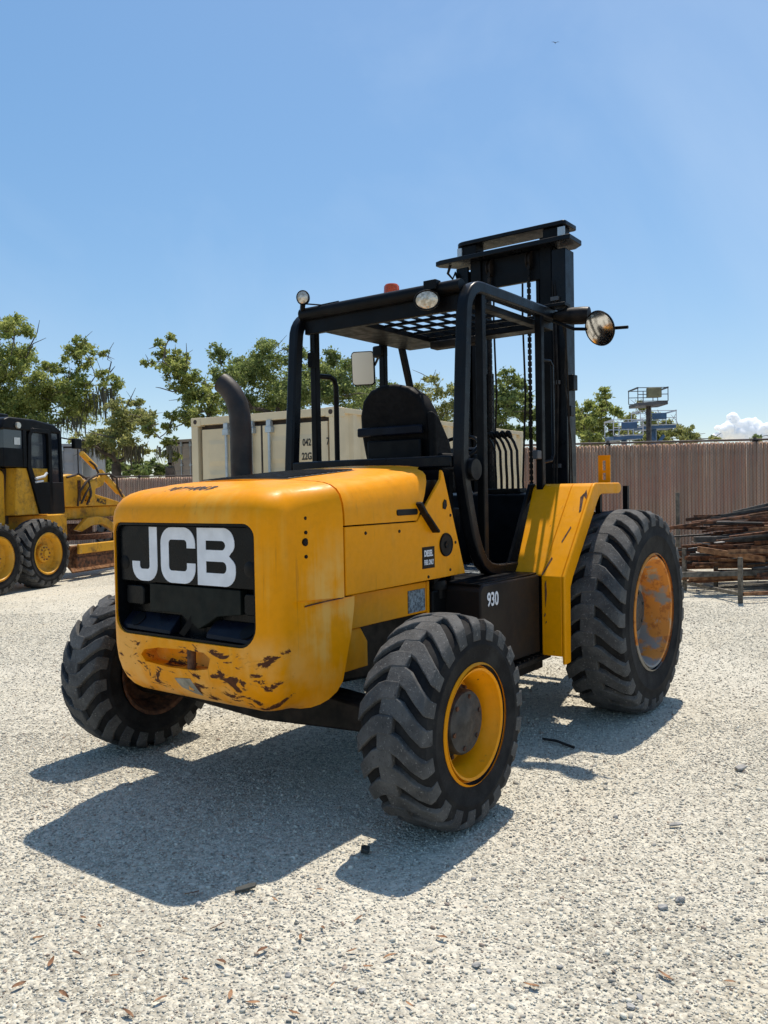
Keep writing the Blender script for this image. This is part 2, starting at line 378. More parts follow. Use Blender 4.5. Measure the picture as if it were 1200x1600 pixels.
def place_text(name, txt, size, mat, parent, origin, right, up, sx=1.0, bold=0.0, ext=0.0015):
    me = text_mesh(txt, size, ext, sx, bold); r = Vector(right).normalized(); u = Vector(up).normalized(); n = r.cross(u)
    m = Matrix(((r.x, u.x, n.x, origin[0]), (r.y, u.y, n.y, origin[1]), (r.z, u.z, n.z, origin[2]), (0, 0, 0, 1)))
    me.transform(m); me.materials.clear(); return link(name, me, mat, parent)
def copy_tree(o, parent=None):
    c = o.copy(); COL.objects.link(c); c.parent = parent
    for ch in [k for k in bpy.data.objects if k.parent == o]: copy_tree(ch, c)
    return c

# ------------------------------------------------------------------ ground and gravel
def ground_height(x, y):
    return 0.0
mb = MB(); S = 2500.0
mb.add([(-S, -S, 0), (S, -S, 0), (S, S, 0), (-S, S, 0)], [(0, 1, 2, 3)])
tag(mb.build('ground', 'ground'), 'pale crushed stone yard surface', None, None, 'structure')

def stones(n, zlo, zhi, slo, shi, base, faces, power=1.0, clump=0):
    Z = zlo + (zhi - zlo) * rng.random(n) ** power
    Z = np.where(rng.random(n) < .25, Z + np.abs(rng.normal(0, .25 * zhi, n)), Z)
    X = (rng.random(n) * 2 - 1) * (Z * 0.5 + 0.8) * (1 + np.where(rng.random(n) < .45, np.abs(rng.normal(0, .9, n)), 0))
    f = np.array([math.cos(ALF), math.sin(ALF)]); r = np.array([math.sin(ALF), -math.cos(ALF)])
    P = np.array([CAM.x, CAM.y]) + X[:, None] * r + Z[:, None] * f
    if clump:
        m = (np.sin(P[:, 0] * 5.1 + 1.7 * np.sin(P[:, 1] * 3.3)) + np.sin(P[:, 1] * 4.3 + 2.1 * np.sin(P[:, 0] * 2.7)) + rng.normal(0, .5, n)) > clump
        X, Z, P = X[m], Z[m], P[m]; n = len(P)
    s = slo + (shi - slo) * rng.random(n) ** 3.0
    nv = len(base)
    an = rng.random(n) * 2 * np.pi; ca, sa = np.cos(an), np.sin(an)
    sc = np.stack([s * rng.uniform(.7, 1.4, n), s * rng.uniform(.6, 1.1, n), s * rng.uniform(.35, .8, n)], 1)
    V = base[None] * (1 + rng.uniform(-.28, .28, (n, nv, 1))) * sc[:, None, :]
    tilt = rng.uniform(-.5, .5, (n, 2))
    V[:, :, 2] += V[:, :, 0] * tilt[:, None, 0] + V[:, :, 1] * tilt[:, None, 1]
    x = V[:, :, 0] * ca[:, None] - V[:, :, 1] * sa[:, None]; y = V[:, :, 0] * sa[:, None] + V[:, :, 1] * ca[:, None]
    W = np.stack([x + P[:, None, 0], y + P[:, None, 1], V[:, :, 2] + (sc[:, 2] * 0.35)[:, None]], 2)
    F = (faces[None] + (np.arange(n) * nv)[:, None, None]).reshape(-1, 3)
    g = rng.random(n)
    c = np.where(g[:, None] < .62, np.array([.70, .655, .54]) * rng.uniform(.82, 1.1, (n, 1)), np.where(g[:, None] < .93, np.array([.46, .43, .365]) * rng.uniform(.6, 1.1, (n, 1)), np.array([.40, .31, .24]) * rng.uniform(.6, 1.1, (n, 1))))
    if clump: c = c * .78
    c = np.clip(c, 0, .78)
    colr = np.repeat(np.concatenate([c, np.ones((n, 1))], 1), nv, 0)
    return W.reshape(-1, 3), F, colr
octv = np.array([(1, 0, 0), (-1, 0, 0), (0, 1, 0), (0, -1, 0), (0, 0, 1), (0, 0, -1)], float)
octf = np.array([(0, 2, 4), (2, 1, 4), (1, 3, 4), (3, 0, 4), (2, 0, 5), (1, 2, 5), (3, 1, 5), (0, 3, 5)])
bm = bmesh.new(); bmesh.ops.create_icosphere(bm, subdivisions=1, radius=1.0)
icov = np.array([v.co[:] for v in bm.verts]); icof = np.array([[v.index for v in f.verts] for f in bm.faces]); bm.free()
Vs, Fs, Cs, off = [], [], [], 0
for a in (stones(150000, 1.6, 5.4, .0028, .0085, octv, octf, .8), stones(105000, 5.0, 11.0, .004, .012, octv, octf, .8), stones(3500, 1.9, 4.6, .005, .013, icov, icof, .8), stones(1200, 4.2, 12, .007, .016, icov, icof), stones(18000, 1.9, 4.8, .004, .010, octv, octf, .8, 1.0), stones(2500, 1.9, 4.2, .005, .012, icov, icof, .7, 1.0)):
    Vs.append(a[0]); Fs.append(a[1] + off); Cs.append(a[2]); off += len(a[0])
gm = big_mesh('gravel', np.concatenate(Vs), np.concatenate(Fs), 'gravel', np.concatenate(Cs))
tag(link('gravel', gm), 'loose pale gravel scattered over the yard', 'gravel', None, 'stuff')

# ------------------------------------------------------------------ forklift
FL = empty('forklift', (0, 0, 0))
tag(FL, 'large yellow rough terrain forklift with black open cab and mast, parked on gravel', 'forklift')

# --- wheels
def tyre_mesh(R, w, rim, nl, lug, side):
    mb = MB(); Rc = R - lug
    prof = [(rim - .004, -.40 * w), (rim + .012, -.465 * w), (rim + .05, -.497 * w), ((rim + Rc) / 2 - .012, -.503 * w), ((rim + Rc) / 2 - .006, -.512 * w), ((rim + Rc) / 2 + .004, -.512 * w), ((rim + Rc) / 2 + .010, -.503 * w), (Rc - .055, -.50 * w), (Rc - .035, -.492 * w), (Rc - .02, -.455 * w), (Rc - .004, -.38 * w), (Rc + .004, -.2 * w), (Rc + .006, 0)]
    prof = prof + [(r, -y) for r, y in prof[-2::-1]]
    n = 72; m = len(prof)
    vs = []; fs = []
    for i in range(n):
        an = 2 * math.pi * i / n
        for r, y in prof: vs.append((r * math.cos(an), y, r * math.sin(an)))
    for i in range(n):
        j = (i + 1) % n
        for k in range(m - 1): fs.append((i * m + k, i * m + k + 1, j * m + k + 1, j * m + k))
    mb.add(vs, fs); ncar = len(mb.f)
    pitch = 2 * math.pi / nl
    st = [(-.11, -.02, .00), (.10, .0, .0), (.20, .10, .002), (.36, .42, .010), (.475, .68, .030), (.505, .74, .058)]
    hw = [.27, .285, .295, .285, .275, .25]
    for sd in (-1, 1):
        for k in range(nl):
            a0 = pitch * (k + (0.5 if sd > 0 else 0)) + random.uniform(-.01, .01)
            wear = random.uniform(-.004, .003)
            vs = []
            for (yy, da, dr), h in zip(st, hw):
                ac = a0 + da * pitch * 1.15; rt = R - dr + wear; rb = min(Rc - .03, R - dr - .03) if yy < .45 else R - dr - .055
                for r, hh in ((rb, h * 1.22), (rt, h)):
                    for sg in (-1, 1):
                        an = ac + sg * hh * pitch
                        vs.append((r * math.cos(an), sd * yy * w, r * math.sin(an)))
            fs = []
            for i in range(len(st) - 1):
                o = i * 4; p = o + 4
                fs += [(o + 2, o + 3, p + 3, p + 2), (o + 0, o + 2, p + 2, p + 0), (o + 3, o + 1, p + 1, p + 3), (o + 1, o, p, p + 1)]
            e = (len(st) - 1) * 4
            fs += [(0, 1, 3, 2), (e, e + 2, e + 3, e + 1)]
            mb.add(vs, fs)
    me = bpy.data.meshes.new('tyre'); me.from_pydata(mb.v, [], mb.f); me.update()
    me.materials.append(M['rubber']); me.materials.append(M['lug_rubber'])
    mi = np.zeros(len(me.polygons), np.int32); mi[ncar:] = 1; me.polygons.foreach_set('material_index', mi)
    smooth(me, 32)
    return me
def wheel(loc, R, w, rim, nl, lug, side, rimmat, deep, label):
    # side=-1: outer face towards -y. Built with outer towards -y then mirrored by rotation for the far side
    rz = 0 if side < 0 else math.pi
    mb = MB(); o = -w / 2
    d = deep
    prof = [(rim + .006, o - .002), (rim + .016, o + .008), (rim + .012, o + .022), (rim - .006, o + .030), (rim - .010, o + .006), (rim - .022, o + .012), (rim - .034, o + .05), (rim - .055, o + d * .55), (rim - .062, o + d), (rim - .10, o + d + .018), (rim * .40, o + d + .022), (rim * .38, o + d + .01), (.01, o + d + .01)]
    inner = [(rim + .012, -o + .002), (rim - .01, -o - .006), (rim - .03, -o - .06), (rim - .058, -o - .10), (rim - .062, o + d + .05), (.01, o + d + .05)]
    # profile of the whole rim: outer flange -> dish, and the inner barrel
    mb.lathe(prof, 'y', 56)
    wo = link('wheel', mb.mesh('wheel', 40), rimmat, FL, loc, (0, 0, rz)); wo['label'] = label
    MB().lathe(inner, 'y', 48).build('rim_barrel', 'dark_rust', wo, sm=40)
    ty = link('tyre', tyre_mesh(R, w, rim, nl, lug, side), None, wo); ty.rotation_euler = (0, random.uniform(0, 6), 0); bev(ty, .006, 2, 40)
    h = MB(); hr = .150 if rim < .3 else .155
    ho = o + (.055 if rim < .3 else .125)
    h.lathe([(hr * 1.12, o + d + .02), (hr * 1.12, o + d - .012), (hr, o + d - .016), (hr * .99, ho + .016), (hr * .93, ho + .003), (hr * .55, ho), (hr * .5, ho - .004), (.002, ho - .004)], 'y', 36)
    hub = h.build('hub', 'hub_grey', wo, sm=35)
    if rim > .3: MB().lathe([(.001, o + d - .006), (.235, o + d - .006), (.25, o + d + .012), (.25, o + d + .03)], 'y', 40).build('wheel_disc', 'hub_grey', wo, sm=35)  # disc coloured dark to put the dish shading into the front rims
    nb = 8 if rim < .3 else 12; br = hr * 1.17 if rim < .3 else hr * 1.35
    proto = None
    for k in range(nb):
        an = 2 * math.pi * k / nb
        if proto is None:
            b = MB(); b.lathe([(.001, -.026), (.011, -.026), (.012, -.006), (.017, -.004), (.017, .006)], 'y', 6)
            proto = b.mesh('bolt')
        link('bolt', proto, 'dark_rust' if rim < .3 else 'hub_grey', wo, (br * math.cos(an), o + d + .01, br * math.sin(an)))
    for k in range(6):     # bolts on the hub face
        an = 2 * math.pi * k / 6 + .3
        link('bolt', proto, None, wo, (hr * .78 * math.cos(an), ho + .022, hr * .78 * math.sin(an)))
    return wo
wheel((0, -1.281 + .1715, .482), .489, .343, .261, 21, .031, -1, 'yellow_rim', .15, 'yellow rear wheel on the near side')
wheel((0, 1.281 - .1715, .482), .489, .343, .261, 21, .031, 1, 'yellow_rim', .15, 'rear wheel behind the counterweight corner')
wheel((2.379, -1.31 + .208, .688), .696, .416, .385, 25, .038, -1, 'rust_rim', .20, 'large front wheel with rusty orange rim')
wheel((2.379, 1.31 - .208, .688), .696, .416, .385, 25, .038, 1, 'rust_rim', .20, 'large front wheel on the far side')

# --- counterweight
XR, WH = -.612, .70
def slope(x): return .088 * (x + .45)
def outline(d, xf, n=14):
    wf = WH - d; w = max(.592 * (1 - d / WH), .0008); xr = XR + d; rc = min(max(.125 - d * .35, .02), w * .95)
    def fl(t): return w + (wf - w) * t ** 1.6
    pts = []
    for k in range(9): t = 1 - k / 9; pts.append((xr + rc + (xf - xr - rc) * t, -fl(t)))
    for k in range(n + 1):
        an = R_(-90 - 90 * k / n); pts.append((xr + rc + rc * math.cos(an), -w + rc + rc * math.sin(an)))
    for k in range(1, 12): pts.append((xr, -w + rc + (2 * w - 2 * rc) * k / 12))
    for k in range(n + 1):
        an = R_(180 - 90 * k / n); pts.append((xr + rc + rc * math.cos(an), w - rc + rc * math.sin(an)))
    for k in range(1, 10): t = k / 9; pts.append((xr + rc + (xf - xr - rc) * t, fl(t)))
    return pts
XF = -.222
def xflow(z): return -.145 - .07 * max(0, min(1, (1.04 - z) / .30)) ** 1.5 - .12 * max(0, min(1, (.66 - z) / .15)) ** 2
rows = []
for d, z in ((.30, .512), (.20, .515), (.145, .525), (.105, .541), (.072, .564), (.045, .598), (.024, .645), (.010, .70), (.002, .77), (0, .87), (0, 1.0), (0, 1.044)): rows.append((d, z, xflow(z), 0))
for d, z in ((0, 1.046), (0, 1.12), (0, 1.22), (0, 1.32), (0, 1.37)): rows.append((d, z, XF, 0))
for d, z in ((0, 1.40), (.002, 1.44), (.008, 1.475), (.022, 1.51), (.045, 1.537), (.078, 1.557), (.12, 1.569), (.17, 1.576), (.24, 1.581), (.36, 1.588), (.52, 1.593), (.695, 1.596)): rows.append((d, z, XF, 1))
V = []; F = []
ncol = len(outline(0, XF))
for d, z, xf, s in rows:
    for x, y in outline(d, xf):
        V.append((x - .016 * (1 - (y / .7) ** 2) * (1 if x < -.3 else 0) * max(0, 1 - abs(x - XR - d) / .05), y, z + (slope(x) if s else 0) * min(1, max(0, (z - 1.40) / .1))))
nr = len(rows)
for i in range(nr - 1):
    for k in range(ncol - 1): F.append((i * ncol + k, i * ncol + k + 1, (i + 1) * ncol + k + 1, (i + 1) * ncol + k))
    F.append((i * ncol + ncol - 1, i * ncol, (i + 1) * ncol, (i + 1) * ncol + ncol - 1))
F.append(tuple(range(ncol))[::-1]); F.append(tuple(range((nr - 1) * ncol, nr * ncol)))
me = bpy.data.meshes.new('counterweight'); me.from_pydata(V, [], F); me.update()
bm = bmesh.new(); bm.from_mesh(me); bmesh.ops.remove_doubles(bm, verts=bm.verts, dist=1e-5); bmesh.ops.recalc_face_normals(bm, faces=bm.faces)
if bm.calc_volume(signed=True) < 0: bmesh.ops.reverse_faces(bm, faces=bm.faces)
bm.to_mesh(me); bm.free()
CWo = link('counterweight', me, 'yellow_cw', FL)
PZ0, PZ1, PY0, PY1 = .842, 1.408, -.505, .505
cut = MB(); cut.prism(rrect(PY0, PY1, PZ0, PZ1, [.06, .06, .10, .10]), 'x', -1.0, -.50)
slot = [(-.215, .775), (-.17, .80), (.0, .800), (.16, .792), (.27, .772), (.30, .745), (.27, .712), (.1, .702), (-.1, .706), (-.19, .722)]
cut2 = MB(); cut2.prism(slot, 'x', -.80, -.531)
for cc in (cut2, cut):
    co = link('cutter', cc.mesh('cutter')); md = CWo.modifiers.new('b', 'BOOLEAN'); md.object = co; md.operation = 'DIFFERENCE'; md.solver = 'EXACT'; md.use_self = True
    dg = bpy.context.evaluated_depsgraph_get(); dg.update()
    nm = bpy.data.meshes.new_from_object(CWo.evaluated_get(dg)); CWo.modifiers.clear(); CWo.data = nm; bpy.data.objects.remove(co)
bm = bmesh.new(); bm.from_mesh(CWo.data); bmesh.ops.triangulate(bm, faces=[f for f in bm.faces if len(f.verts) > 4]); bm.to_mesh(CWo.data); bm.free()
smooth(CWo.data, 40)
CWo['label'] = 'rounded yellow counterweight with rust patches and chipped paint'
# rear panel
RP = MB().prism(rrect(PY0 + .004, PY1 - .004, PZ0 + .004, PZ1 - .004, [.056, .056, .096, .096]), 'x', -.525, -.499).build('rear_panel', 'panel_black', FL, label='black recessed rear panel')
rim_out = rrect(PY0 + .002, PY1 - .002, PZ0 + .002, PZ1 - .002, [.058, .058, .098, .098]); rim_in = rrect(PY0 + .014, PY1 - .014, PZ0 + .014, PZ1 - .014, [.048, .048, .086, .086])
mb = MB(); nq = len(rim_out)
def xsurf(y):
    a = max(0, abs(y) - .467); return XR + .125 - math.sqrt(max(0, .125 ** 2 - a * a)) - .016 * (1 - (y / .7) ** 2) * (1 if a == 0 else .6)
vs = [((xsurf(p[0]) + .008) if x < -.55 else x, p[0], p[1]) for x in (-.606, -.505) for ring in (rim_out, rim_in) for p in ring]
fs = []
for i in range(nq):
    j = (i + 1) % nq
    fs += [(i, j, nq + j, nq + i), (nq + i, nq + j, 3 * nq + j, 3 * nq + i), (i, 2 * nq + i, 2 * nq + j, j)]
mb.add(vs, fs); mb.build('panel_rim', 'panel_black', RP, sm=40)
JP = MB().prism(rrect(PY0 + .018, PY1 - .018, 1.108, PZ1 - .016, [.045, .045, .008, .008]), 'x', -.590, -.53).build('badge_plate', 'panel_black', FL, bevel=.004, label='glossy black plate with three white capital letters')
for yy in (-.452, .452): MB().lathe([(.001, -.594), (.030, -.594), (.036, -.591), (.036, -.57)], 'x', 24, 0, yy, 1.20).build('rubber_plug', 'black', JP, sm=35)
MB().prism([(.275, 1.100), (-.375, 1.100), (-.375, .985), (-.215, .965), (-.155, .93), (-.085, .895), (-.015, .93), (.05, .966), (.275, .958)], 'x', -.578, -.53).build('centre_plate', 'panel_green', FL, bevel=.004)
for s, nm in ((1, 'ledge'), (-1, 'ledge')):
    y0, y1 = (.10, .478) if s > 0 else (-.478, -.16)
    mb = MB(); zt = .945
    mb.add([(-.600, y0, .857), (-.600, y1, .862), (-.53, y0, .857), (-.53, y1, .862), (-.53, y0, zt), (-.53, y1, zt), (-.596, y0, .875), (-.596, y1, .885)], [(0, 1, 7, 6), (6, 7, 5, 4), (0, 2, 3, 1), (0, 6, 4, 2), (1, 3, 5, 7), (2, 4, 5, 3)])
    l = mb.build(nm, 'panel_navy', FL, bevel=.004)
    hy = .38 if s > 0 else -.41
    d = Vector((-.68, 0, .73))
    c = Vector((-.566, hy, .908))
    h = MB(); h.tube([c - d * .02, c + d * .006], .042, 20); h.build('round_hole', 'black', l, sm=35)
for y0, y1 in ((.33, .47), (-.47, -.39)):
    MB().prism(rrect(y0, y1, .985, 1.085, .02), 'x', -.572, -.53).build('side_block', 'panel_black', FL, bevel=.006)
MB().bar((-.60, .01, .865), (-.56, -.05, .965), .012, .03).build('rib', 'black', FL)
MB().tube([(-.592, -.047, .700), (-.592, -.047, .805)], .021, 14).build('tow_pin', 'dark_rust', FL, sm=35, label='rusty tow pin in the slot')
def cwx(z): return XR - .016 + np.interp(z, [.512, .515, .525, .541, .564, .598, .645, .70], [.30, .20, .145, .105, .072, .045, .024, .010])
_pp = [(.062, .650), (.0, .656), (-.052, .660), (-.088, .59), (-.095, .575), (-.05, .580), (.03, .605), (.05, .628)]
MB().add([(cwx(z) - .004, y, z) for y, z in _pp] + [(cwx(z) + .01, y, z) for y, z in _pp], [tuple(range(8))] + [(i, i + 8, (i + 1) % 8 + 8, (i + 1) % 8) for i in range(8)]).build('patch_plate', 'bracket_grey', FL)

# letters on the badge plate (seen from behind: letters read towards -y)
def stroke(pts, t):     # rounded centre line -> strip
    L = []; Rr = []
    for i, p in enumerate(pts):
        a = Vector(pts[max(i - 1, 0)]); b = Vector(pts[min(i + 1, len(pts) - 1)]); d = (b - a).normalized(); n = Vector((-d.y, d.x))
        L.append(Vector(p) + n * t / 2); Rr.append(Vector(p) - n * t / 2)
    return L, Rr
def round_path(pts, r, n=7):
    out = [pts[0]]
    for i in range(1, len(pts) - 1):
        a, b, c = Vector(pts[i - 1]), Vector(pts[i]), Vector(pts[i + 1]); u = (a - b).normalized(); w = (c - b).normalized()
        if abs(u.dot(w)) > .9: out.append(pts[i]); continue
        p = b + u * r; q = b + w * r; o = b + (u + w) * r
        for k in range(n + 1):
            an = k / n * math.pi / 2
            v = o - w * (r * math.cos(an)) - u * (r * math.sin(an)) 
            out.append((v.x, v.y))
    out.append(pts[-1]); return out
def letter(polys, y0, z0, name):    # polys: list of (L,R) strips in letter space (right, up)
    mb = MB()
    for L, Rr in polys:
        n = len(L); vs = [(-.5925, y0 - p.x, z0 + p.y) for p in L] + [(-.5925, y0 - p.x, z0 + p.y) for p in Rr]
        vs += [(-.5895, v[1], v[2]) for v in vs]
        fs = [(i, i + 1, n + i + 1, n + i) for i in range(n - 1)] + [(i, 2 * n + i, 2 * n + i + 1, i + 1) for i in range(n - 1)] + [(n + i, n + i + 1, 3 * n + i + 1, 3 * n + i) for i in range(n - 1)]
        mb.add(vs, fs)
    return mb.build(name, 'white_vinyl', JP)
HL, T = .272, .060
LZ = 1.113
wJ, wC, wB = .197, .253, .258
letter([stroke(round_path([(wJ - T / 2, HL), (wJ - T / 2, T / 2), (T / 2, T / 2), (T / 2, .098)], .048), T)], .388, LZ, 'letter')
letter([stroke(round_path([(wC - T / 2, HL - .100), (wC - T / 2, HL - .09), (wC - T / 2, HL - T / 2), (T / 2, HL - T / 2), (T / 2, T / 2), (wC - T / 2, T / 2), (wC - T / 2, .09), (wC - T / 2, .100)], .050), T)], .163, LZ, 'letter')
cu = bpy.data.curves.new('letter', 'CURVE'); cu.dimensions = '2D'; cu.fill_mode = 'BOTH'; cu.extrude = .0015
def spl(p):
    s = cu.splines.new('POLY'); s.points.add(len(p) - 1); s.use_cyclic_u = True
    for q, v in zip(s.points, p): q.co = (v[0], v[1], 0, 1)
def arc(cx, cy, r, a0, a1, n=8): return [(cx + r * math.cos(R_(a0 + (a1 - a0) * k / n)), cy + r * math.sin(R_(a0 + (a1 - a0) * k / n))) for k in range(n + 1)]
mid = HL * .52; rb = .07
spl([(0, 0)] + arc(wB - rb, rb, rb, -90, 0) + arc(wB - .045, mid - .055, .045, 0, 60) + [(wB - .042, mid)] + arc(wB - .05, mid + .055, .045, -60, 0) + arc(wB - rb - .005, HL - rb, rb, 0, 90) + [(0, HL)])
gp_ = .054
spl([(T, T)] + arc(wB - T - .025, T + .025, .025, -90, 0) + arc(wB - T - .025, mid - gp_ / 2 - .025, .025, 0, 90) + [(T, mid - gp_ / 2)])
spl([(T, mid + gp_ / 2)] + arc(wB - T - .03, mid + gp_ / 2 + .025, .025, -90, 0) + arc(wB - T - .03, HL - T - .025, .025, 0, 90) + [(T, HL - T)])
o = bpy.data.objects.new('tmp', cu); COL.objects.link(o); dg = bpy.context.evaluated_depsgraph_get(); dg.update()
me = bpy.data.meshes.new_from_object(o.evaluated_get(dg)); bpy.data.objects.remove(o)
me.transform(Matrix(((0, 0, -1, -.5910), (-1, 0, 0, -.105), (0, 1, 0, LZ), (0, 0, 0, 1)))); me.materials.clear()
link('letter', me, 'white_vinyl', JP)
# small plugs and holes on the flank
for x, z, r in ((-.339, 1.495, .010), (-.386, 1.425, .009), (-.388, 1.359, .009), (-.390, 1.315, .019), (-.389, 1.248, .009)):
    _w = .592 + .108 * max(0, (x - (XR + .125)) / (XF - XR - .125)) ** 1.6; yy = -_w - .0005 + (.028 if z > 1.46 else .004 if z > 1.41 else 0)
    MB().lathe([(.001, -.004), (r * .8, -.004), (r, -.001), (r, .01)], 'y', 16, x, yy, z).build('plug', 'black', CWo)

sm = MB(); V = []
for k in range(9):
    t = k / 8; x = -.40 + .175 * t; _w = .592 + .108 * ((x - (XR + .125)) / (XF - XR - .125)) ** 1.6
    for dz, dy in ((-.0025, 0), (.0025, 0), (.0025, .01), (-.0025, .01)): V.append((x, -_w - .0012 + dy, 1.018 + .027 * t + dz))
sm.add(V, [(i * 4 + a, i * 4 + (a + 1) % 4, i * 4 + 4 + (a + 1) % 4, i * 4 + 4 + a) for i in range(8) for a in range(4)]).build('seam', 'dark_rust', CWo)
# --- hood: lid, side panels
def lid_prof():
    p = [(0, 1.384), (0, 1.40), (.002, 1.44), (.008, 1.475), (.022, 1.51), (.045, 1.537), (.078, 1.557), (.12, 1.569), (.17, 1.576), (.24, 1.581), (.36, 1.588), (.52, 1.593), (.70, 1.596)]
    return p
half = lid_prof(); sec = [(-(WH - d), z) for d, z in half] + [((WH - d), z) for d, z in half[-2::-1]]
def lid_x1(y, z):
    return min(.70, .395 + (z - 1.384) * 1.06) if abs(y) > .55 else .70 - max(0, abs(y) - .45) * .3
xs = 16; V = []; F = []; m = len(sec)
for layer in (0, 1):
    for i in range(xs + 1):
        for y, z in sec:
            x0 = -.208; t_ = i / xs
            zz0 = z + (.088 * (x0 + .45)) * min(1, max(0, (z - 1.40) / .12))
            x1 = lid_x1(y, z); x = x0 + (x1 - x0) * t_
            zz = z + .088 * (x + .45) * min(1, max(0, (z - 1.40) / .12))
            k = 1 - .022 * layer
            V.append((x, y * k, zz if not layer else (zz - .018 if z > 1.5 else zz)))
N = (xs + 1) * m
for i in range(xs):
    for k in range(m - 1):
        a = i * m + k; F += [(a, a + 1, a + m + 1, a + m), (N + a, N + a + m, N + a + m + 1, N + a + 1)]
for k in range(m - 1):
    F += [(k, N + k, N + k + 1, k + 1), (xs * m + k, xs * m + k + 1, N + xs * m + k + 1, N + xs * m + k)]
for i in range(xs):
    F += [(i * m, (i + 1) * m, N + (i + 1) * m, N + i * m), (i * m + m - 1, N + i * m + m - 1, N + (i + 1) * m + m - 1, (i + 1) * m + m - 1)]
mb = MB(); mb.add(V, F)
HOOD = mb.build('hood', 'yellow', FL, sm=50, label='yellow engine hood lid, faded on top')
SP = {}
for s in (-1, 1):
    poly = [(-.208, 1.052), (-.208, 1.377), (.390, 1.377), (.405, 1.381), (.643, 1.604), (.652, 1.655), (.670, 1.640), (.892, 1.060)]
    SP[s] = MB().prism(poly, 'y', s * WH, s * (WH - .018)).build('side_panel', 'yellow', FL, bevel=.004)
MB().box(-.30, .62, -.59, .59, .88, 1.36).build('engine_bay', 'black', FL)
MB().prism([(.0, 1.36), (.0, 1.50), (.60, 1.60), (.66, 1.60), (.84, 1.12), (.62, 1.02), (.62, 1.36)], 'y', -.66, .66).build('bulkhead', 'black', FL)
# hood top grille
def topz(x, y):
    d = WH - abs(y)
    zz = np.interp(d, [p[0] for p in half], [p[1] for p in half]); return zz + .088 * (x + .45)
gr = [(-.20, -.30), (.16, -.36), (.52, .25), (.22, .36), (-.10, .34)]
mb = MB(); g0 = [(x, y) for x in np.linspace(-.20, .36, 7) for y in np.linspace(-.33, .33, 9)]
vs = [(x, y, topz(x, y) + .004) for x, y in g0] + [(x, y, topz(x, y) - .004) for x, y in g0]
fs = [(i * 9 + j, i * 9 + j + 1, i * 9 + 10 + j, i * 9 + 9 + j) for i in range(6) for j in range(8)]
fs += [tuple(q + 63 for q in f)[::-1] for f in fs]
mb.add(vs, fs); GRL = mb.build('hood_grille', 'grey_mark', HOOD)
for k in range(13):
    x = -.18 + k * .043
    MB().add([(x, yy, topz(x, yy) + h) for yy in np.linspace(-.31, .31, 7) for h in (.004, .009)] + [(x + .012, yy, topz(x + .012, yy) + h) for yy in np.linspace(-.31, .31, 7) for h in (.004, .009)],
             [(i * 2, i * 2 + 2, i * 2 + 3, i * 2 + 1) for i in range(6)] + [(14 + i * 2, 15 + i * 2, 17 + i * 2, 16 + i * 2) for i in range(6)] + [(i * 2 + 1, i * 2 + 3, 17 + i * 2, 15 + i * 2) for i in range(6)]).build('grille_slat', 'black_worn', HOOD)
# stencilled number on top of the counterweight
me = text_mesh('1071406B', .105, .001, .82, .002)
me.transform(Matrix(((0, 1.0, 0, -.515), (-1, 0, 0, .235), (0, 0, 1, 0), (0, 0, 0, 1))))
for v in me.vertices:
    x, y = v.co.x, v.co.y
    dd = min(x - XR, WH - abs(y)); zz = np.interp(dd, [r[0] for r in rows[16:]], [r[1] for r in rows[16:]])
    v.co.z = zz + slope(x) * min(1, max(0, (zz - 1.40) / .1)) + .005 + (v.co.z if v.co.z > 0 else 0)
me.materials.clear(); link('stencil_number', me, 'stencil_black', CWo)
# details on the near side panel
sp = SP[-1]; ys = -WH
MB().prism(rrect(.215, .405, 1.415, 1.447, .012), 'y', ys - .004, ys + .01).build('hood_handle', 'black', HOOD, bevel=.003)
MB().bar((.40, ys - .010, 1.478), (.46, ys - .014, 1.405), .020, .046, (0, 1, 0)).bar((.45, ys - .016, 1.415), (.555, ys - .022, 1.315), .016, .050, (0, 1, 0)).build('rubber_latch', 'black_worn', HOOD, bevel=.005)
MB().lathe([(.001, -.010), (.018, -.012), (.020, -.006), (.055, -.007), (.058, -.010), (.063, -.010), (.066, -.004), (.066, .01)], 'y', 36, .682, ys, 1.238).build('filler_cap', 'black', sp, sm=35)
MB().box(.443, .562, ys - .0025, ys + .002, 1.122, 1.238).build('diesel_label', 'black', sp)
MB().box(.452, .553, ys - .0035, ys + .001, 1.131, 1.229).build('label_field', 'panel_black', sp)
place_text('lettering', 'DIESEL', .046, 'white_vinyl', sp, (.457, ys - .0045, 1.188), (1, 0, 0), (0, 0, 1), .62, .0018, .0006)
place_text('lettering', 'FUEL ONLY', .036, 'white_vinyl', sp, (.457, ys - .0045, 1.143), (1, 0, 0), (0, 0, 1), .49, .0014, .0006)
for x, z in ((-.05, 1.34), (.235, 1.335), (.725, 1.095), (.50, 1.075), (.735, 1.40), (.665, 1.455), (.785, 1.245)):
    MB().lathe([(.001, -.004), (.007, -.004), (.009, -.001), (.009, .008)], 'y', 12, x, ys, z).build('bolt', 'black_worn', sp)
MB().prism([(.655, 1.44), (.68, 1.435), (.695, 1.455), (.69, 1.485), (.672, 1.49), (.656, 1.47)], 'y', ys - .005, ys + .002).build('torn_patch', 'black', sp)
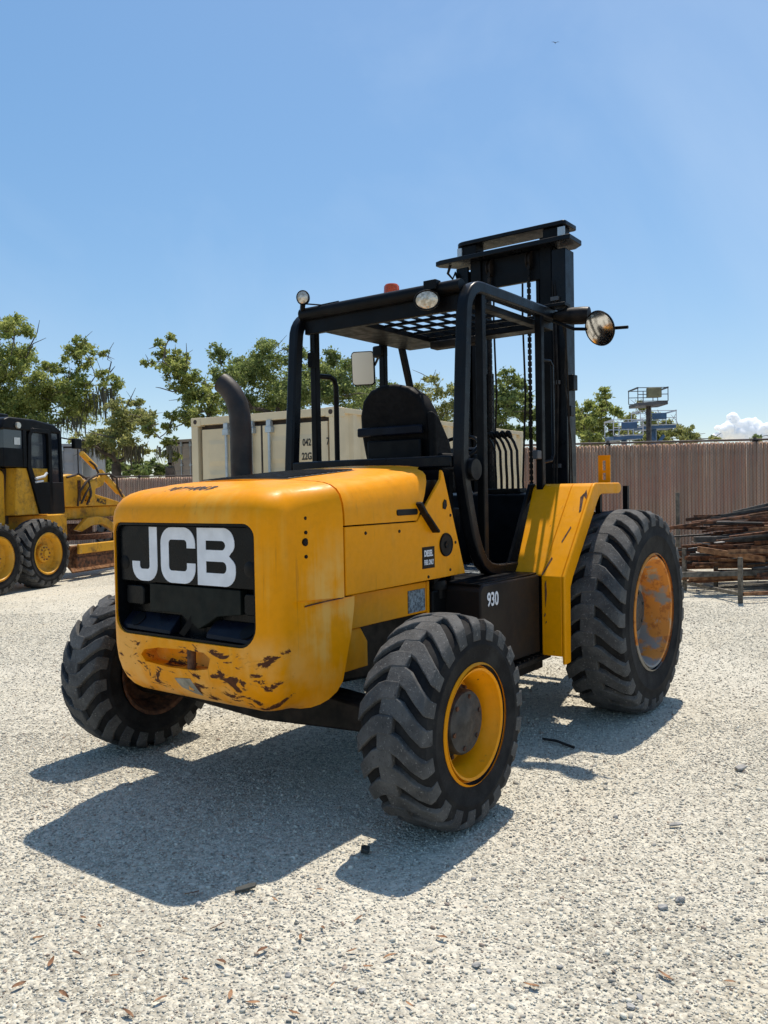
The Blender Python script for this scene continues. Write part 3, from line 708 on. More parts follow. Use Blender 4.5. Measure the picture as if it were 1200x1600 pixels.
# --- chassis
MB().prism([(-.145, 1.040), (.575, 1.040), (.575, .872), (.10, .872), (-.19, .870)], 'y', -.635, -.60).build('chassis_rail', 'yellow', FL, bevel=.004)
MB().prism([(-.145, 1.040), (.575, 1.040), (.575, .872), (.10, .872), (-.19, .870)], 'y', .60, .635).build('chassis_rail', 'yellow', FL, bevel=.004)
MB().box(.395, .555, -.640, -.63, .885, 1.005).build('mesh_sticker', 'mesh_patch', FL, label='worn grey sticker under the hood')
MB().box(.575, .60, -.64, -.55, .86, 1.04).build('rail_end', 'yellow', FL, bevel=.003)
MB().prism([(-.18, .866), (.0, .866), (.055, .79), (.055, .665), (-.18, .665)], 'y', -.62, -.585).build('axle_bracket', 'yellow', FL, bevel=.004)
MB().prism([(-.18, .866), (.0, .866), (.055, .79), (.055, .665), (-.18, .665)], 'y', .585, .62).build('axle_bracket', 'yellow', FL, bevel=.004)
MB().box(-.35, 2.75, -.42, .42, .58, .90).build('main_frame', 'black_worn', FL, bevel=.01)
MB().prism([(-.9, .48), (-.5, .52), (0, .56), (.5, .52), (.9, .48), (.9, .38), (.5, .36), (0, .33), (-.5, .36), (-.9, .38)], 'x', -.09, .09).build('rear_axle', 'black_worn', FL, bevel=.012)
for s in (-1, 1):
    MB().lathe([(.001, -.14), (.10, -.14), (.13, -.06), (.13, .10), (.09, .14), (.001, .14)], 'y', 24, 0, s * .92, .46).build('axle_hub', 'black_worn', FL, sm=35)
    MB().lathe([(.001, -.16), (.15, -.16), (.17, -.06), (.17, .12), (.12, .2), (.001, .2)], 'y', 24, 2.379, s * .85, .688).build('axle_hub', 'black_worn', FL, sm=35)
MB().tube([(2.379, -.95, .688), (2.379, -.3, .688), (2.379, -.2, .688), (2.379, 0, .688), (2.379, .2, .688), (2.379, .3, .688), (2.379, .95, .688)], [.11, .11, .2, .25, .2, .11, .11], 20).build('front_axle', 'black_worn', FL, sm=40)
MB().tube([(.1, -.3, .45), (.1, -.62, .44)], .035, 12).tube([(.1, .3, .45), (.1, .62, .44)], .035, 12).build('steer_cylinder', 'grey_steel', FL, sm=35)
MB().tube([(.0, 0, .52), (.5, 0, .58), (2.3, 0, .62)], .05, 12).build('drive_shaft', 'black_worn', FL, sm=35)
# --- fuel tank / step box
TK = MB().prism([(.745, .53), (.745, .985), (.78, 1.012), (1.485, 1.005), (1.485, .52)], 'y', -.88, -.44).build('fuel_tank', 'tank_black', FL, bevel=.010)
MB().box(.76, 1.48, -.865, -.46, 1.008, 1.018).build('tank_lid', 'black', TK, bevel=.003)
place_text('model_number', '930', .108, 'white_vinyl', TK, (.815, -.8825, .888), (1, 0, -.02), (0.0, 0, 1), .82, .002, .001)
MB().box(.60, .74, -.66, -.35, .60, .985).build('battery_box', 'black', FL, bevel=.008)
MB().lathe([(.001, .05), (.055, .05), (.06, .04), (.06, .0), (.05, .0), (.05, -.05)], 'z', 24, .70, -.62, .985).build('tank_cap', 'black_worn', FL, sm=35)
MB().tube([(.64, -.60, .95), (.635, -.64, .8), (.64, -.62, .6)], .018, 8).build('hose', 'black_worn', FL, sm=35)
MB().box(1.15, 1.60, -.90, -.50, .470, .500).build('step', 'black_worn', FL, bevel=.004)
for k in range(7): MB().box(1.18 + .06 * k, 1.20 + .06 * k, -.89, -.55, .500, .512).build('step_tread', 'black_worn', FL)
MB().box(.9, 1.6, -.84, -.2, .40, .47).build('belly_plate', 'black_worn', FL)
MB().prism([(-.30, .66), (-.12, .60), (.40, .56), (.62, .60), (.62, .95), (-.30, .88)], 'y', -.57, .57).build('dark_belly_fill', 'black_worn', FL, bevel=.02)  # added dark block, keeps the bright ground from showing through the underside

# --- cab floor, console, seat
MB().box(.86, 2.32, -.60, .62, .985, 1.015).build('cab_floor', 'black_worn', FL, bevel=.003)
for k in range(9): MB().box(1.22 + k * .075, 1.245 + k * .075, -.60, -.22, 1.016, 1.026).build('floor_tread', 'galvanised', FL)
MB().box(.86, .90, -.62, .62, 1.02, 1.66).build('cab_back_panel', 'black', FL)
MB().box(.90, 2.32, .60, .63, 1.0, 1.52).build('cab_side_panel', 'black', FL, bevel=.004)
MB().prism([(1.98, 1.02), (2.10, 1.50), (2.34, 1.525), (2.36, 1.02)], 'y', -.60, .60).build('dash_console', 'black', FL, bevel=.01)
MB().box(1.02, 1.75, -.20, .62, 1.02, 1.40).build('seat_base', 'black', FL, bevel=.01)
MB().box(1.2, 1.62, -.235, -.21, 1.25, 1.42).build('side_console', 'black_worn', FL, bevel=.01)
for k in range(5):      # bent hydraulic levers
    y = -.175 - .046 * k; x = 2.24
    lev = MB().tube([(x, y, 1.51), (x, y, 1.62), (x - .01, y, 1.72), (x - .005, y + .004, 1.82), (x - .02, y + .02, 1.88), (x - .03, y + .045, 1.925)], .0105, 8).build('lever', 'black_steel', FL, sm=40)
    MB().tube([(x - .028, y + .038, 1.915), (x - .034, y + .050, 1.935), (x - .04, y + .062, 1.955), (x - .043, y + .070, 1.965)], [.014, .022, .022, .010], 10).build('lever_knob', 'black', lev, sm=40)
MB().box(2.18, 2.30, -.40, -.12, 1.505, 1.545).build('lever_gaiter', 'black_worn', FL, bevel=.01)
# seat
def seat_shell(name, prof, mat):
    pass
bk = [(-.285, 0), (-.305, .12), (-.315, .26), (-.30, .38), (-.255, .475), (-.17, .535), (-.06, .56), (.06, .56), (.17, .535), (.255, .475), (.30, .38), (.315, .26), (.305, .12), (.285, 0)]
mb = MB(); rings = ((0.0, .97), (.03, 1.0), (.09, 1.0), (.13, .96)); V = []; F = []; n = len(bk)
for i, (dx, sc) in enumerate(rings):
    for y, z in bk: V.append((1.27 + dx - .10 * (z / .56) + (.05 * (abs(y) / .3) ** 2 if i > 1 else .02 * (abs(y) / .3) ** 2), y * sc * .90 + .04, 1.68 + z * (sc if z > .3 else 1)))
for i in range(3):
    for k in range(n): F.append((i * n + k, i * n + (k + 1) % n, (i + 1) * n + (k + 1) % n, (i + 1) * n + k))
F += [tuple(range(n))[::-1], tuple(range(3 * n, 4 * n))]
mb.add(V, F); ST = mb.build('seat', 'seat_vinyl', FL, bevel=.02, seg=3, sm=45, label='black vinyl operator seat')
MB().box(1.25, 1.72, -.25, .31, 1.52, 1.68).build('seat_cushion', 'seat_vinyl', ST, bevel=.04, seg=3)
MB().box(1.165, 1.20, -.225, .29, 1.905, 1.965).build('seat_strap', 'panel_navy', ST, bevel=.01)
MB().box(1.195, 1.225, -.20, .23, 1.70, 1.88).build('seat_pocket', 'black', ST, bevel=.012)
MB().box(1.25, 1.62, -.33, -.275, 1.66, 1.78).build('arm_rest', 'seat_vinyl', ST, bevel=.02)
MB().prism([(1.22, 1.68), (1.20, 2.05), (1.27, 2.02), (1.40, 1.86), (1.47, 1.68)], 'y', -.30, -.245).build('side_bolster', 'seat_vinyl', ST, bevel=.02, seg=3)
# steering wheel
c = Vector((1.93, .0, 1.83)); ax = Vector((-.55, 0, .83)).normalized(); u = Vector((0, 1, 0)); w = ax.cross(u)
SW = MB().tube([c + (u * math.cos(a) + w * math.sin(a)) * .19 for a in np.linspace(0, 2 * math.pi, 33)], .014, 8, cap=False).build('steering_wheel', 'black', FL, sm=60)
MB().bar(c - u * .19, c + u * .19, .03, .014, tuple(ax)).bar(c, c + w * .19, .03, .014, tuple(ax)).build('spoke', 'black', SW)
MB().tube([c - ax * .01, c - ax * .45], .03, 10).build('steering_column', 'black', FL, sm=35)
MB().box(1.99, 2.10, -.14, .14, 1.66, 1.80).build('instrument_pod', 'black', FL, bevel=.02)

# --- overhead guard (ROPS)
YR = .66
def arch(y, low):
    p = []
    if low: p += [(1.60, y, 1.035), (1.45, y, 1.035), (1.30, y, 1.042), (1.21, y, 1.062), (1.14, y, 1.105), (1.085, y, 1.18), (1.04, y, 1.27), (.99, y, 1.42), (.945, y, 1.58), (.925, y, 1.68)]
    else: p += [(.918, y, 1.66)]
    p += [(.925, y, 1.78), (.945, y, 2.05), (.968, y, 2.35), (.985, y, 2.56)]
    for k in range(1, 8):
        an = R_(180 - 90 * k / 7 * 1.0); p.append((.988 + .17 + .17 * math.cos(an), y, 2.58 + .17 * math.sin(an)))
    p += [(1.5, y, 2.752), (2.28, y, 2.752)]
    return p
for y, low in ((-YR, True), (YR, False)):
    MB().rect_sweep(arch(y, low), .074, .074).build('guard_frame', 'black_steel', FL, bevel=.012)
    MB().box(1.155, 1.205, y - .025, y + .025, 1.05 if low else 1.70, 2.722).build('guard_post', 'black', FL, bevel=.006)
    MB().box(1.965, 2.015, y - .025, y + .025, 1.50 if low else 1.02, 2.72).build('guard_post', 'black', FL, bevel=.006)
    MB().bar((2.23, y, 2.72), (2.36, y, 2.36), .045, .045).bar((2.36, y, 2.36), (2.44, y, 2.10), .045, .045).build('guard_brace', 'black', FL, bevel=.004) if not low else None
MB().box(.88, .955, -.622, .622, 1.675, 1.745).build('rear_cross_bar', 'black_steel', FL, bevel=.010)
MB().tube([(1.02, -.63, 2.748), (1.02, .63, 2.748)], .042, 20).build('top_cross_bar', 'black', FL, sm=40)
MB().box(1.076, 1.13, -.622, .622, 2.665, 2.70).build('roof_rear_plate', 'black', FL, bevel=.004)
MB().box(1.035, 1.075, -.622, .622, 2.615, 2.72).build('roof_lip', 'black', FL, bevel=.004)
MB().box(2.14, 2.30, -.622, .622, 2.665, 2.76).build('roof_front_beam', 'black', FL, bevel=.006)
for ya, yb in ((-.622, -.56), (.27, .622)): MB().box(1.131, 2.139, ya, yb, 2.66, 2.70).build('roof_side_plate', 'black', FL, bevel=.004)
MB().box(2.02, 2.12, -.18, .25, 2.60, 2.655).build('roof_box', 'black_worn', FL, bevel=.01)
for k in range(7):
    y = -.46 + k * .115; MB().box(1.10, 2.15, y - .006, y + .006, 2.701, 2.716).build('roof_bar', 'black', FL)
for k in range(5):
    x = 1.30 + k * .18; MB().box(x - .009, x + .009, -.555, .265, 2.682, 2.6995).build('roof_bar', 'black', FL)
MB().tube([(1.20, YR, 2.355), (1.34, YR, 2.362), (1.385, YR, 2.345), (1.405, YR, 2.30), (1.405, YR, 1.70)], .019, 10).build('grab_handle', 'black', FL, sm=40)
MB().tube([(2.02, -YR - .01, 2.42), (2.09, -YR - .03, 2.42), (2.125, -YR - .03, 2.39), (2.13, -YR - .03, 1.78), (2.10, -YR - .03, 1.735), (2.02, -YR - .01, 1.72)], .011, 8).build('grab_handle', 'black_steel', FL, sm=40)
MB().box(1.90, 1.965, -YR - .02, -YR + .02, 1.74, 1.80).build('door_catch', 'grey_steel', FL, bevel=.005)
MB().lathe([(.001, -.01), (.062, -.01), (.066, -.004), (.066, .03)], 'y', 28, 1.0, -.712, 1.66).build('guard_pivot', 'black', FL, sm=35)
MB().box(1.08, 1.125, .60, .64, 2.40, 2.50).tube([(1.10, .62, 2.50), (1.10, .62, 2.60)], .008, 6).build('antenna_box', 'black', FL)
# lamps, beacon, mirrors
def lamp(name, c, n, rx, rz, depth, label, mount=None):
    n = Vector(n).normalized(); s = n.cross(Vector((0, 0, 1))).normalized(); u = s.cross(n); c = Vector(c); mb = MB(); V = []; F = []; N = 28
    prof = ((0.0, .86), (.004, 1.0), (-.012, 1.06), (-.03, 1.02), (-depth * .7, .75), (-depth, .35))
    for d, k in prof:
        for i in range(N):
            a = 2 * math.pi * i / N; V.append(c + n * d + s * (rx * k * math.cos(a)) + u * (rz * k * math.sin(a)))
    for j in range(len(prof) - 1):
        for i in range(N): F.append((j * N + i, j * N + (i + 1) % N, (j + 1) * N + (i + 1) % N, (j + 1) * N + i))
    F.append(tuple(range(len(prof) * N - N, len(prof) * N)))
    mb.add(V, F); L = mb.build(name, 'black', FL, sm=40, label=label)
    g = MB(); V = [c + n * .012]; F = []
    for k, dd in ((.5, .009), (.87, .0)):
        for i in range(N):
            a = 2 * math.pi * i / N; V.append(c + n * dd + s * (rx * k * math.cos(a)) + u * (rz * k * math.sin(a)))
    F = [(0, 1 + i, 1 + (i + 1) % N) for i in range(N)] + [(1 + i, 1 + N + i, 1 + N + (i + 1) % N, 1 + (i + 1) % N) for i in range(N)]
    g.add(V, F); g.build('lens', 'lamp_glass', L, sm=60)
    if mount: MB().bar(mount, c - n * depth * .5, .03, .03).build('lamp_mount', 'black', L)
    return L
lamp('work_lamp', (.95, .56, 2.845), (-1, -.55, -.05), .043, .047, .04, 'small round lamp on the far corner of the cab roof', (.99, .60, 2.77))
lamp('work_lamp', (.93, -.44, 2.675), (-1, -.45, -.15), .077, .058, .09, 'oval lamp on the near end of the rear roof bar', (1.02, -.44, 2.76))
MB().tube([(.96, .54, 2.80), (1.0, .44, 2.785), (1.01, .30, 2.79)], .005, 6).build('lamp_cable', 'black', FL)
MB().box(.96, 1.02, -.485, -.395, 2.74, 2.80).build('lamp_bracket', 'black', FL, bevel=.005)
BC = MB().lathe([(.001, .115), (.042, .113), (.052, .10), (.056, .03), (.058, .0)], 'z', 28, 1.40, .15, 2.835).build('beacon', 'beacon_orange', FL, sm=40, label='orange warning beacon on the cab roof')
MB().lathe([(.001, .0), (.066, .0), (.066, -.045), (.05, -.12)], 'z', 24, 1.40, .15, 2.84).build('beacon_base', 'black', BC, sm=35)
# far rectangular mirror
mc = Vector((2.08, .925, 2.53)); n = Vector((-1, -.42, -.10)).normalized(); s = Vector((0, 0, 1)).cross(n).normalized(); u = n.cross(s)
def plate(mb, c, s, u, n, out, t):
    N = len(out); V = [c + s * a + u * b + n * t / 2 for a, b in out] + [c + s * a + u * b - n * t / 2 for a, b in out]
    return mb.add(V, [tuple(range(N)), tuple(range(2 * N - 1, N - 1, -1))] + [(i, i + N, (i + 1) % N + N, (i + 1) % N) for i in range(N)])
MR = plate(MB(), mc, s, u, n, rrect(-.095, .095, -.135, .135, .028), .03).build('mirror', 'black', FL, bevel=.006, label='rectangular rear view mirror on the far side')
plate(MB(), mc + n * .017, s, u, n, rrect(-.087, .087, -.127, .127, .024), .004).build('mirror_glass', 'mirror_hazy', MR)
MB().tube([mc - n * .01 - s * .02, mc - n * .05 + Vector((0, -.1, .02)), (2.03, .72, 2.62), (1.99, .68, 2.63)], .010, 8).build('mirror_arm', 'black', MR, sm=40)
MB().box(1.95, 2.03, .64, .74, 2.58, 2.67).build('lamp_housing', 'black', FL, bevel=.015)
# near round mirror and front lamp
mc = Vector((2.10, -1.047, 2.600)); n = Vector((-.9, .30, -.34)).normalized(); s = Vector((0, 0, 1)).cross(n).normalized(); u = n.cross(s)
N = 36; V = []; F = []
for d, r in ((-.030, .085), (-.015, .112), (.0, .120), (.008, .116), (.005, .110)):
    for i in range(N): a = 2 * math.pi * i / N; V.append(mc + n * d + s * (r * math.cos(a)) + u * (r * math.sin(a)))
for j in range(4):
    for i in range(N): F.append((j * N + i, j * N + (i + 1) % N, (j + 1) * N + (i + 1) % N, (j + 1) * N + i))
F.append(tuple(range(N)))
MR2 = MB().add(V, F).build('mirror', 'black', FL, sm=40, label='round convex mirror on the near side arm')
V = [mc + n * .022]; 
for k in range(1, 7):
    r = .113 * k / 6
    for i in range(N): a = 2 * math.pi * i / N; V.append(mc + n * (.022 - .018 * (k / 6) ** 2) + s * (r * math.cos(a)) + u * (r * math.sin(a)))
F = [(0, 1 + i, 1 + (i + 1) % N) for i in range(N)] + [(1 + (k - 1) * N + i, 1 + k * N + i, 1 + k * N + (i + 1) % N, 1 + (k - 1) * N + (i + 1) % N) for k in range(1, 6) for i in range(N)]
MB().add(V, F).build('mirror_glass', 'mirror_glass', MR2, sm=80)
MB().tube([(2.11, -1.235, 2.585), (2.125, -1.03, 2.60), (2.13, -.85, 2.625), (2.14, -.70, 2.70)], .011, 8).build('mirror_arm', 'black', MR2, sm=40)
MB().tube([(2.14, -.70, 2.735), (2.15, -.76, 2.728), (2.165, -.82, 2.722), (2.18, -.90, 2.718), (2.185, -.94, 2.716), (2.186, -.95, 2.716)], [.025, .045, .058, .060, .056, .02], 18).build('front_lamp', 'black_worn', FL, sm=40)
MB().box(2.10, 2.20, -.80, -.64, 2.79, 2.815).bar((2.14, -.70, 2.70), (2.16, -.80, 2.79), .018).build('lamp_bracket', 'black', FL, bevel=.004)
MB().tube([(2.28, -.70, 2.72), (2.34, -.70, 2.60), (2.44, -.67, 2.2), (2.52, -.64, 1.7), (2.55, -.62, 1.55)], .007, 6).build('hose', 'black_worn', FL, sm=40)
MB().tube([(2.28, -.70, 2.74), (2.30, -.72, 2.66), (2.36, -.68, 2.3), (2.50, -.66, 1.9), (2.56, -.64, 1.55)], .005, 6).build('hose', 'black_worn', FL, sm=40)

# --- mast
MA = empty('tmp')
bpy.data.objects.remove(MA)
def channel(x0, x1, y0, y1, z0, z1, t, openy):   # C rail opening towards openy
    mb = MB(); 
    if openy > 0: mb.prism([(x0, y0), (x1, y0), (x1, y1), (x1 - t, y1), (x1 - t, y0 + t), (x0 + t, y0 + t), (x0 + t, y1), (x0, y1)], 'z', z0, z1)
    else: mb.prism([(x0, y1), (x1, y1), (x1, y0), (x1 - t, y0), (x1 - t, y1 - t), (x0 + t, y1 - t), (x0 + t, y0), (x0, y0)], 'z', z0, z1)
    return mb
for s in (-1, 1):
    y0, y1 = sorted((s * .49, s * .375)); channel(2.82, 2.99, y0, y1, .22, 3.40, .025, -s).build('mast_rail', 'black_steel', FL, bevel=.006)
    y0, y1 = sorted((s * .365, s * .265)); channel(2.84, 2.97, y0, y1, .30, 3.52, .022, s).build('inner_mast_rail', 'black', FL, bevel=.005)
    MB().tube([(2.90, s * .225, .35), (2.90, s * .225, 2.5)], .032, 14).build('lift_cylinder', 'black', FL, sm=40)
    MB().tube([(2.90, s * .225, 2.5), (2.90, s * .225, 3.30)], .020, 12).build('cylinder_rod', 'black_steel', FL, sm=40)
    ch = MB()
    for k in range(58):
        z = .55 + k * .048
        ch.box(2.815, 2.835, s * .178 - .013, s * .178 + .013, z, z + .036); ch.box(2.818, 2.832, s * .178 - .007, s * .178 + .007, z + .036, z + .048)
    ch.build('lift_chain', 'black_worn', FL)
    MB().lathe([(.001, -.02), (.075, -.02), (.075, -.012), (.06, -.01), (.06, .01), (.075, .012), (.075, .02), (.001, .02)], 'y', 24, 2.87, s * .178, 3.36).build('chain_sheave', 'black_worn', FL, sm=35)
def plate_outline(y0, y1, x0, x1, r): return rrect(x0, x1, y0, y1, r)
MB().prism(rrect(2.80, 3.04, -.50, .50, [.10, .10, .03, .03]), 'z', 3.575, 3.61).build('mast_top_plate', 'black_steel', FL, bevel=.006)
MB().prism([(2.74, -.565), (2.74, .60), (2.76, .655), (2.82, .655), (2.98, .53), (3.05, .50), (3.05, -.48), (2.98, -.56)], 'z', 3.435, 3.475).build('mast_cross_plate', 'black_steel', FL, bevel=.006)
MB().box(2.86, 2.90, -.375, .375, 3.20, 3.434).build('mast_cross_member', 'black', FL, bevel=.004)
MB().box(2.86, 2.90, -.375, .375, 1.30, 1.50).build('mast_cross_member', 'black', FL, bevel=.004)
MB().box(2.86, 2.90, -.375, .375, .30, .50).build('mast_cross_member', 'black', FL, bevel=.004)
for y0, y1 in ((.30, .47), (-.47, -.30)):
    MB().box(2.83, 2.96, y0, y1, 3.476, 3.574).build('mast_block', 'black', FL, bevel=.004)
MB().box(2.815, 2.83, -.49, -.43, 3.48, 3.565).build('mast_block', 'galvanised', FL, bevel=.004)
MB().box(2.815, 2.83, .43, .475, 3.48, 3.565).build('mast_block', 'galvanised', FL, bevel=.004)
MB().tube([(2.78, .52, 3.43), (2.77, .54, 3.36), (2.78, .50, 3.31), (2.79, .48, 3.36), (2.78, .45, 3.30)], .012, 8).build('chain_hook', 'black_worn', FL, sm=40)
MB().box(2.84, 2.92, -.54, -.492, 2.30, 2.42).build('rail_stop', 'black', FL, bevel=.006)
MB().box(2.84, 2.91, -.515, -.492, 2.10, 2.18).build('rail_stop', 'black', FL, bevel=.006)
for k, yb in enumerate((-.42, -.40, -.14, .12)):
    MB().tube([(2.80, yb, .9), (2.79 - .01 * k, yb + .01, 1.6), (2.80, yb - .008, 2.3), (2.795, yb + .006, 2.9), (2.83, yb + .02, 3.18)], .009, 6).build('mast_hose', 'black_worn', FL, sm=50)
for z in (1.7, 2.35, 3.0): MB().box(2.795, 2.822, -.44, -.375, z, z + .03).build('hose_clamp', 'grey_steel', FL)
# carriage and forks in front of the mast
CG = MB().box(3.06, 3.11, -.62, .62, .28, .38).box(3.06, 3.11, -.62, .62, .72, .82).build('fork_carriage', 'black', FL, bevel=.006)
for k in range(7): MB().box(3.065, 3.10, -.60 + k * .195, -.57 + k * .195, .825, 1.30).build('load_guard_bar', 'black', CG)
MB().box(3.06, 3.11, -.62, .62, 1.30, 1.35).build('load_guard_rail', 'black', CG, bevel=.005)
for y in (-.38, .38):
    MB().prism([(3.115, .12), (3.115, .86), (3.16, .86), (3.165, .17), (4.3, .135), (4.32, .125), (4.3, .12)], 'y', y - .06, y + .06).build('fork', 'black_worn', FL, bevel=.005)
for s in (-1, 1): MB().tube([(2.2, s * .35, .85), (2.84, s * .40, 1.35)], .045, 14).build('tilt_cylinder', 'black', FL, sm=35)

# --- front fenders
for s in (-1, 1):
    mb = MB(); th = .016
    def yy(a): return s * a
    # lower vertical plate, sloped plate, top plate  (cross profile in x,z swept along y)
    prof = [(1.585, .455), (1.582, .985), (1.590, 1.010), (1.93, 1.540), (1.955, 1.562), (2.0, 1.570), (2.85, 1.570)]
    stations = [(.60, None), (.68, None), (.86, None), (1.04, None)]
    f1 = MB().prism([(1.502, .50), (1.502, .992), (1.975, 1.545), (2.005, 1.566), (2.035, 1.570), (2.46, 1.570), (2.46, 1.552), (2.04, 1.552), (2.015, 1.548), (1.995, 1.535), (1.520, .985), (1.520, .50)], 'y', yy(.885), yy(1.020))
    f1o = f1.build('fender', 'yellow_fender', FL, bevel=.006, label='yellow front fender with scraped edge' if s < 0 else None)
    pr = [(1.510, 1.0015), (1.975, 1.545), (2.005, 1.566), (2.035, 1.570), (2.46, 1.570), (2.46, 1.552), (2.04, 1.552), (2.015, 1.548), (1.995, 1.535), (1.524, .9895)]; n = len(pr)
    V = [(x, yy(.70 - .10 * min(1, (x - 1.502) / .5)), z) for x, z in pr] + [(x, yy(.8845), z) for x, z in pr]
    MB().add(V, [tuple(range(n)), tuple(range(2 * n - 1, n - 1, -1))] + [(i, i + n, (i + 1) % n + n, (i + 1) % n) for i in range(n)]).build('fender_plate', 'yellow_fender', f1o, bevel=.004)
    MB().prism([(1.500, .452), (1.500, .993), (1.973, 1.546), (2.003, 1.568), (2.035, 1.5725), (2.445, 1.5725), (2.47, 1.562), (2.485, 1.535), (2.472, 1.508), (2.44, 1.497), (2.125, 1.497), (2.085, 1.485), (2.05, 1.455), (1.625, .975), (1.592, .92), (1.585, .455)], 'y', yy(1.0205), yy(1.042)).build('fender_lip', 'yellow_fender', f1o, bevel=.008, seg=3)
    MB().box(1.521, 1.545, *sorted((yy(.62), yy(.884))), .50, 1.0).build('fender_bracket', 'black', f1o)
    MB().prism([(1.572, .50), (1.572, 1.012), (1.93, 1.572), (2.0, 1.575), (2.0, 1.0), (1.9, .5)], 'y', yy(.590), yy(.611)).build('inner_panel', 'black', f1o, bevel=.003)
    for x, y in ((2.28, .93), (2.62, 1.00)):
        MB().box(x, x + .035, *sorted((yy(y), yy(y + .035))), 1.30, 1.549).build('fender_stay', 'black', f1o)
# dark scrapes on the near fender slope, cut as thin raised flakes
def onslope(u_, v_):  # along slope 0..1, y
    return Vector((1.502 + (1.975 - 1.502) * u_, -v_, .992 + (1.545 - .992) * u_)) + Vector((-.760, 0, .650)) * .0015
for pts in ([(.93, 1.005), (.80, 1.015), (.72, 1.022), (.70, 1.010), (.78, 1.0), (.88, .985)], [(.97, 1.01), (.90, 1.03), (.86, 1.03), (.90, 1.005)], [(.55, .985), (.38, .955), (.36, .962), (.53, .992)], [(.21, .925), (.02, .895), (.01, .905), (.19, .934)]):
    V = [onslope(a, b - .012) for a, b in pts]; V2 = [v - Vector((-.760, 0, .650)) * .006 for v in V]; n = len(V)
    MB().add(V + V2, [tuple(range(n))] + [(i, i + n, (i + 1) % n + n, (i + 1) % n) for i in range(n)]).build('paint_scrape', 'dark_rust', FL)
for z0, z1, y0 in ((.80, .97, .912), (.74, .765, .904), (.70, .715, .911)):
    MB().prism([(-y0, z0), (-y0 - .010, (z0 + z1) / 2), (-y0 - .006, z1), (-y0 + .003, z1 - .02)], 'x', 1.4985, 1.503).build('paint_scrape', 'dark_rust', FL)
# slotted yellow plate standing on the fender
sl_ = MB(); o_ = rrect(-.915, -.825, 1.571, 1.775, .012)
sl_.box(2.60, 2.612, -.915, -.900, 1.571, 1.775).box(2.60, 2.612, -.840, -.825, 1.571, 1.775).box(2.60, 2.612, -.900, -.840, 1.735, 1.775).box(2.60, 2.612, -.900, -.840, 1.645, 1.665).box(2.60, 2.612, -.900, -.840, 1.571, 1.595)
sl_.box(2.60, 2.612, -.900, -.882, 1.665, 1.735).box(2.60, 2.612, -.858, -.840, 1.665, 1.735).box(2.60, 2.612, -.900, -.882, 1.595, 1.645).box(2.60, 2.612, -.858, -.840, 1.595, 1.645)
sl_.build('slotted_plate', 'yellow', FL, label='yellow slotted plate upright on the front fender')

# --- exhaust stack
ex = [(.20, .40, 1.40), (.20, .40, 1.7), (.20, .40, 1.93), (.199, .404, 2.00), (.196, .416, 2.06), (.190, .435, 2.11), (.182, .46, 2.15), (.172, .49, 2.182), (.165, .515, 2.20)]
EX = MB().tube(ex, [.064] * 3 + [.0635, .063, .062, .061, .060, .059], 24, cap=False).tube(ex[3:], [.054] * 6, 24, cap=False).build('exhaust_stack', 'exhaust', FL, sm=45, label='curved dark exhaust pipe rising from the hood')
MB().lathe([(.065, 0), (.085, 0), (.085, .02), (.066, .025)], 'z', 24, .20, .40, 1.60).build('exhaust_collar', 'black_worn', EX, sm=35)

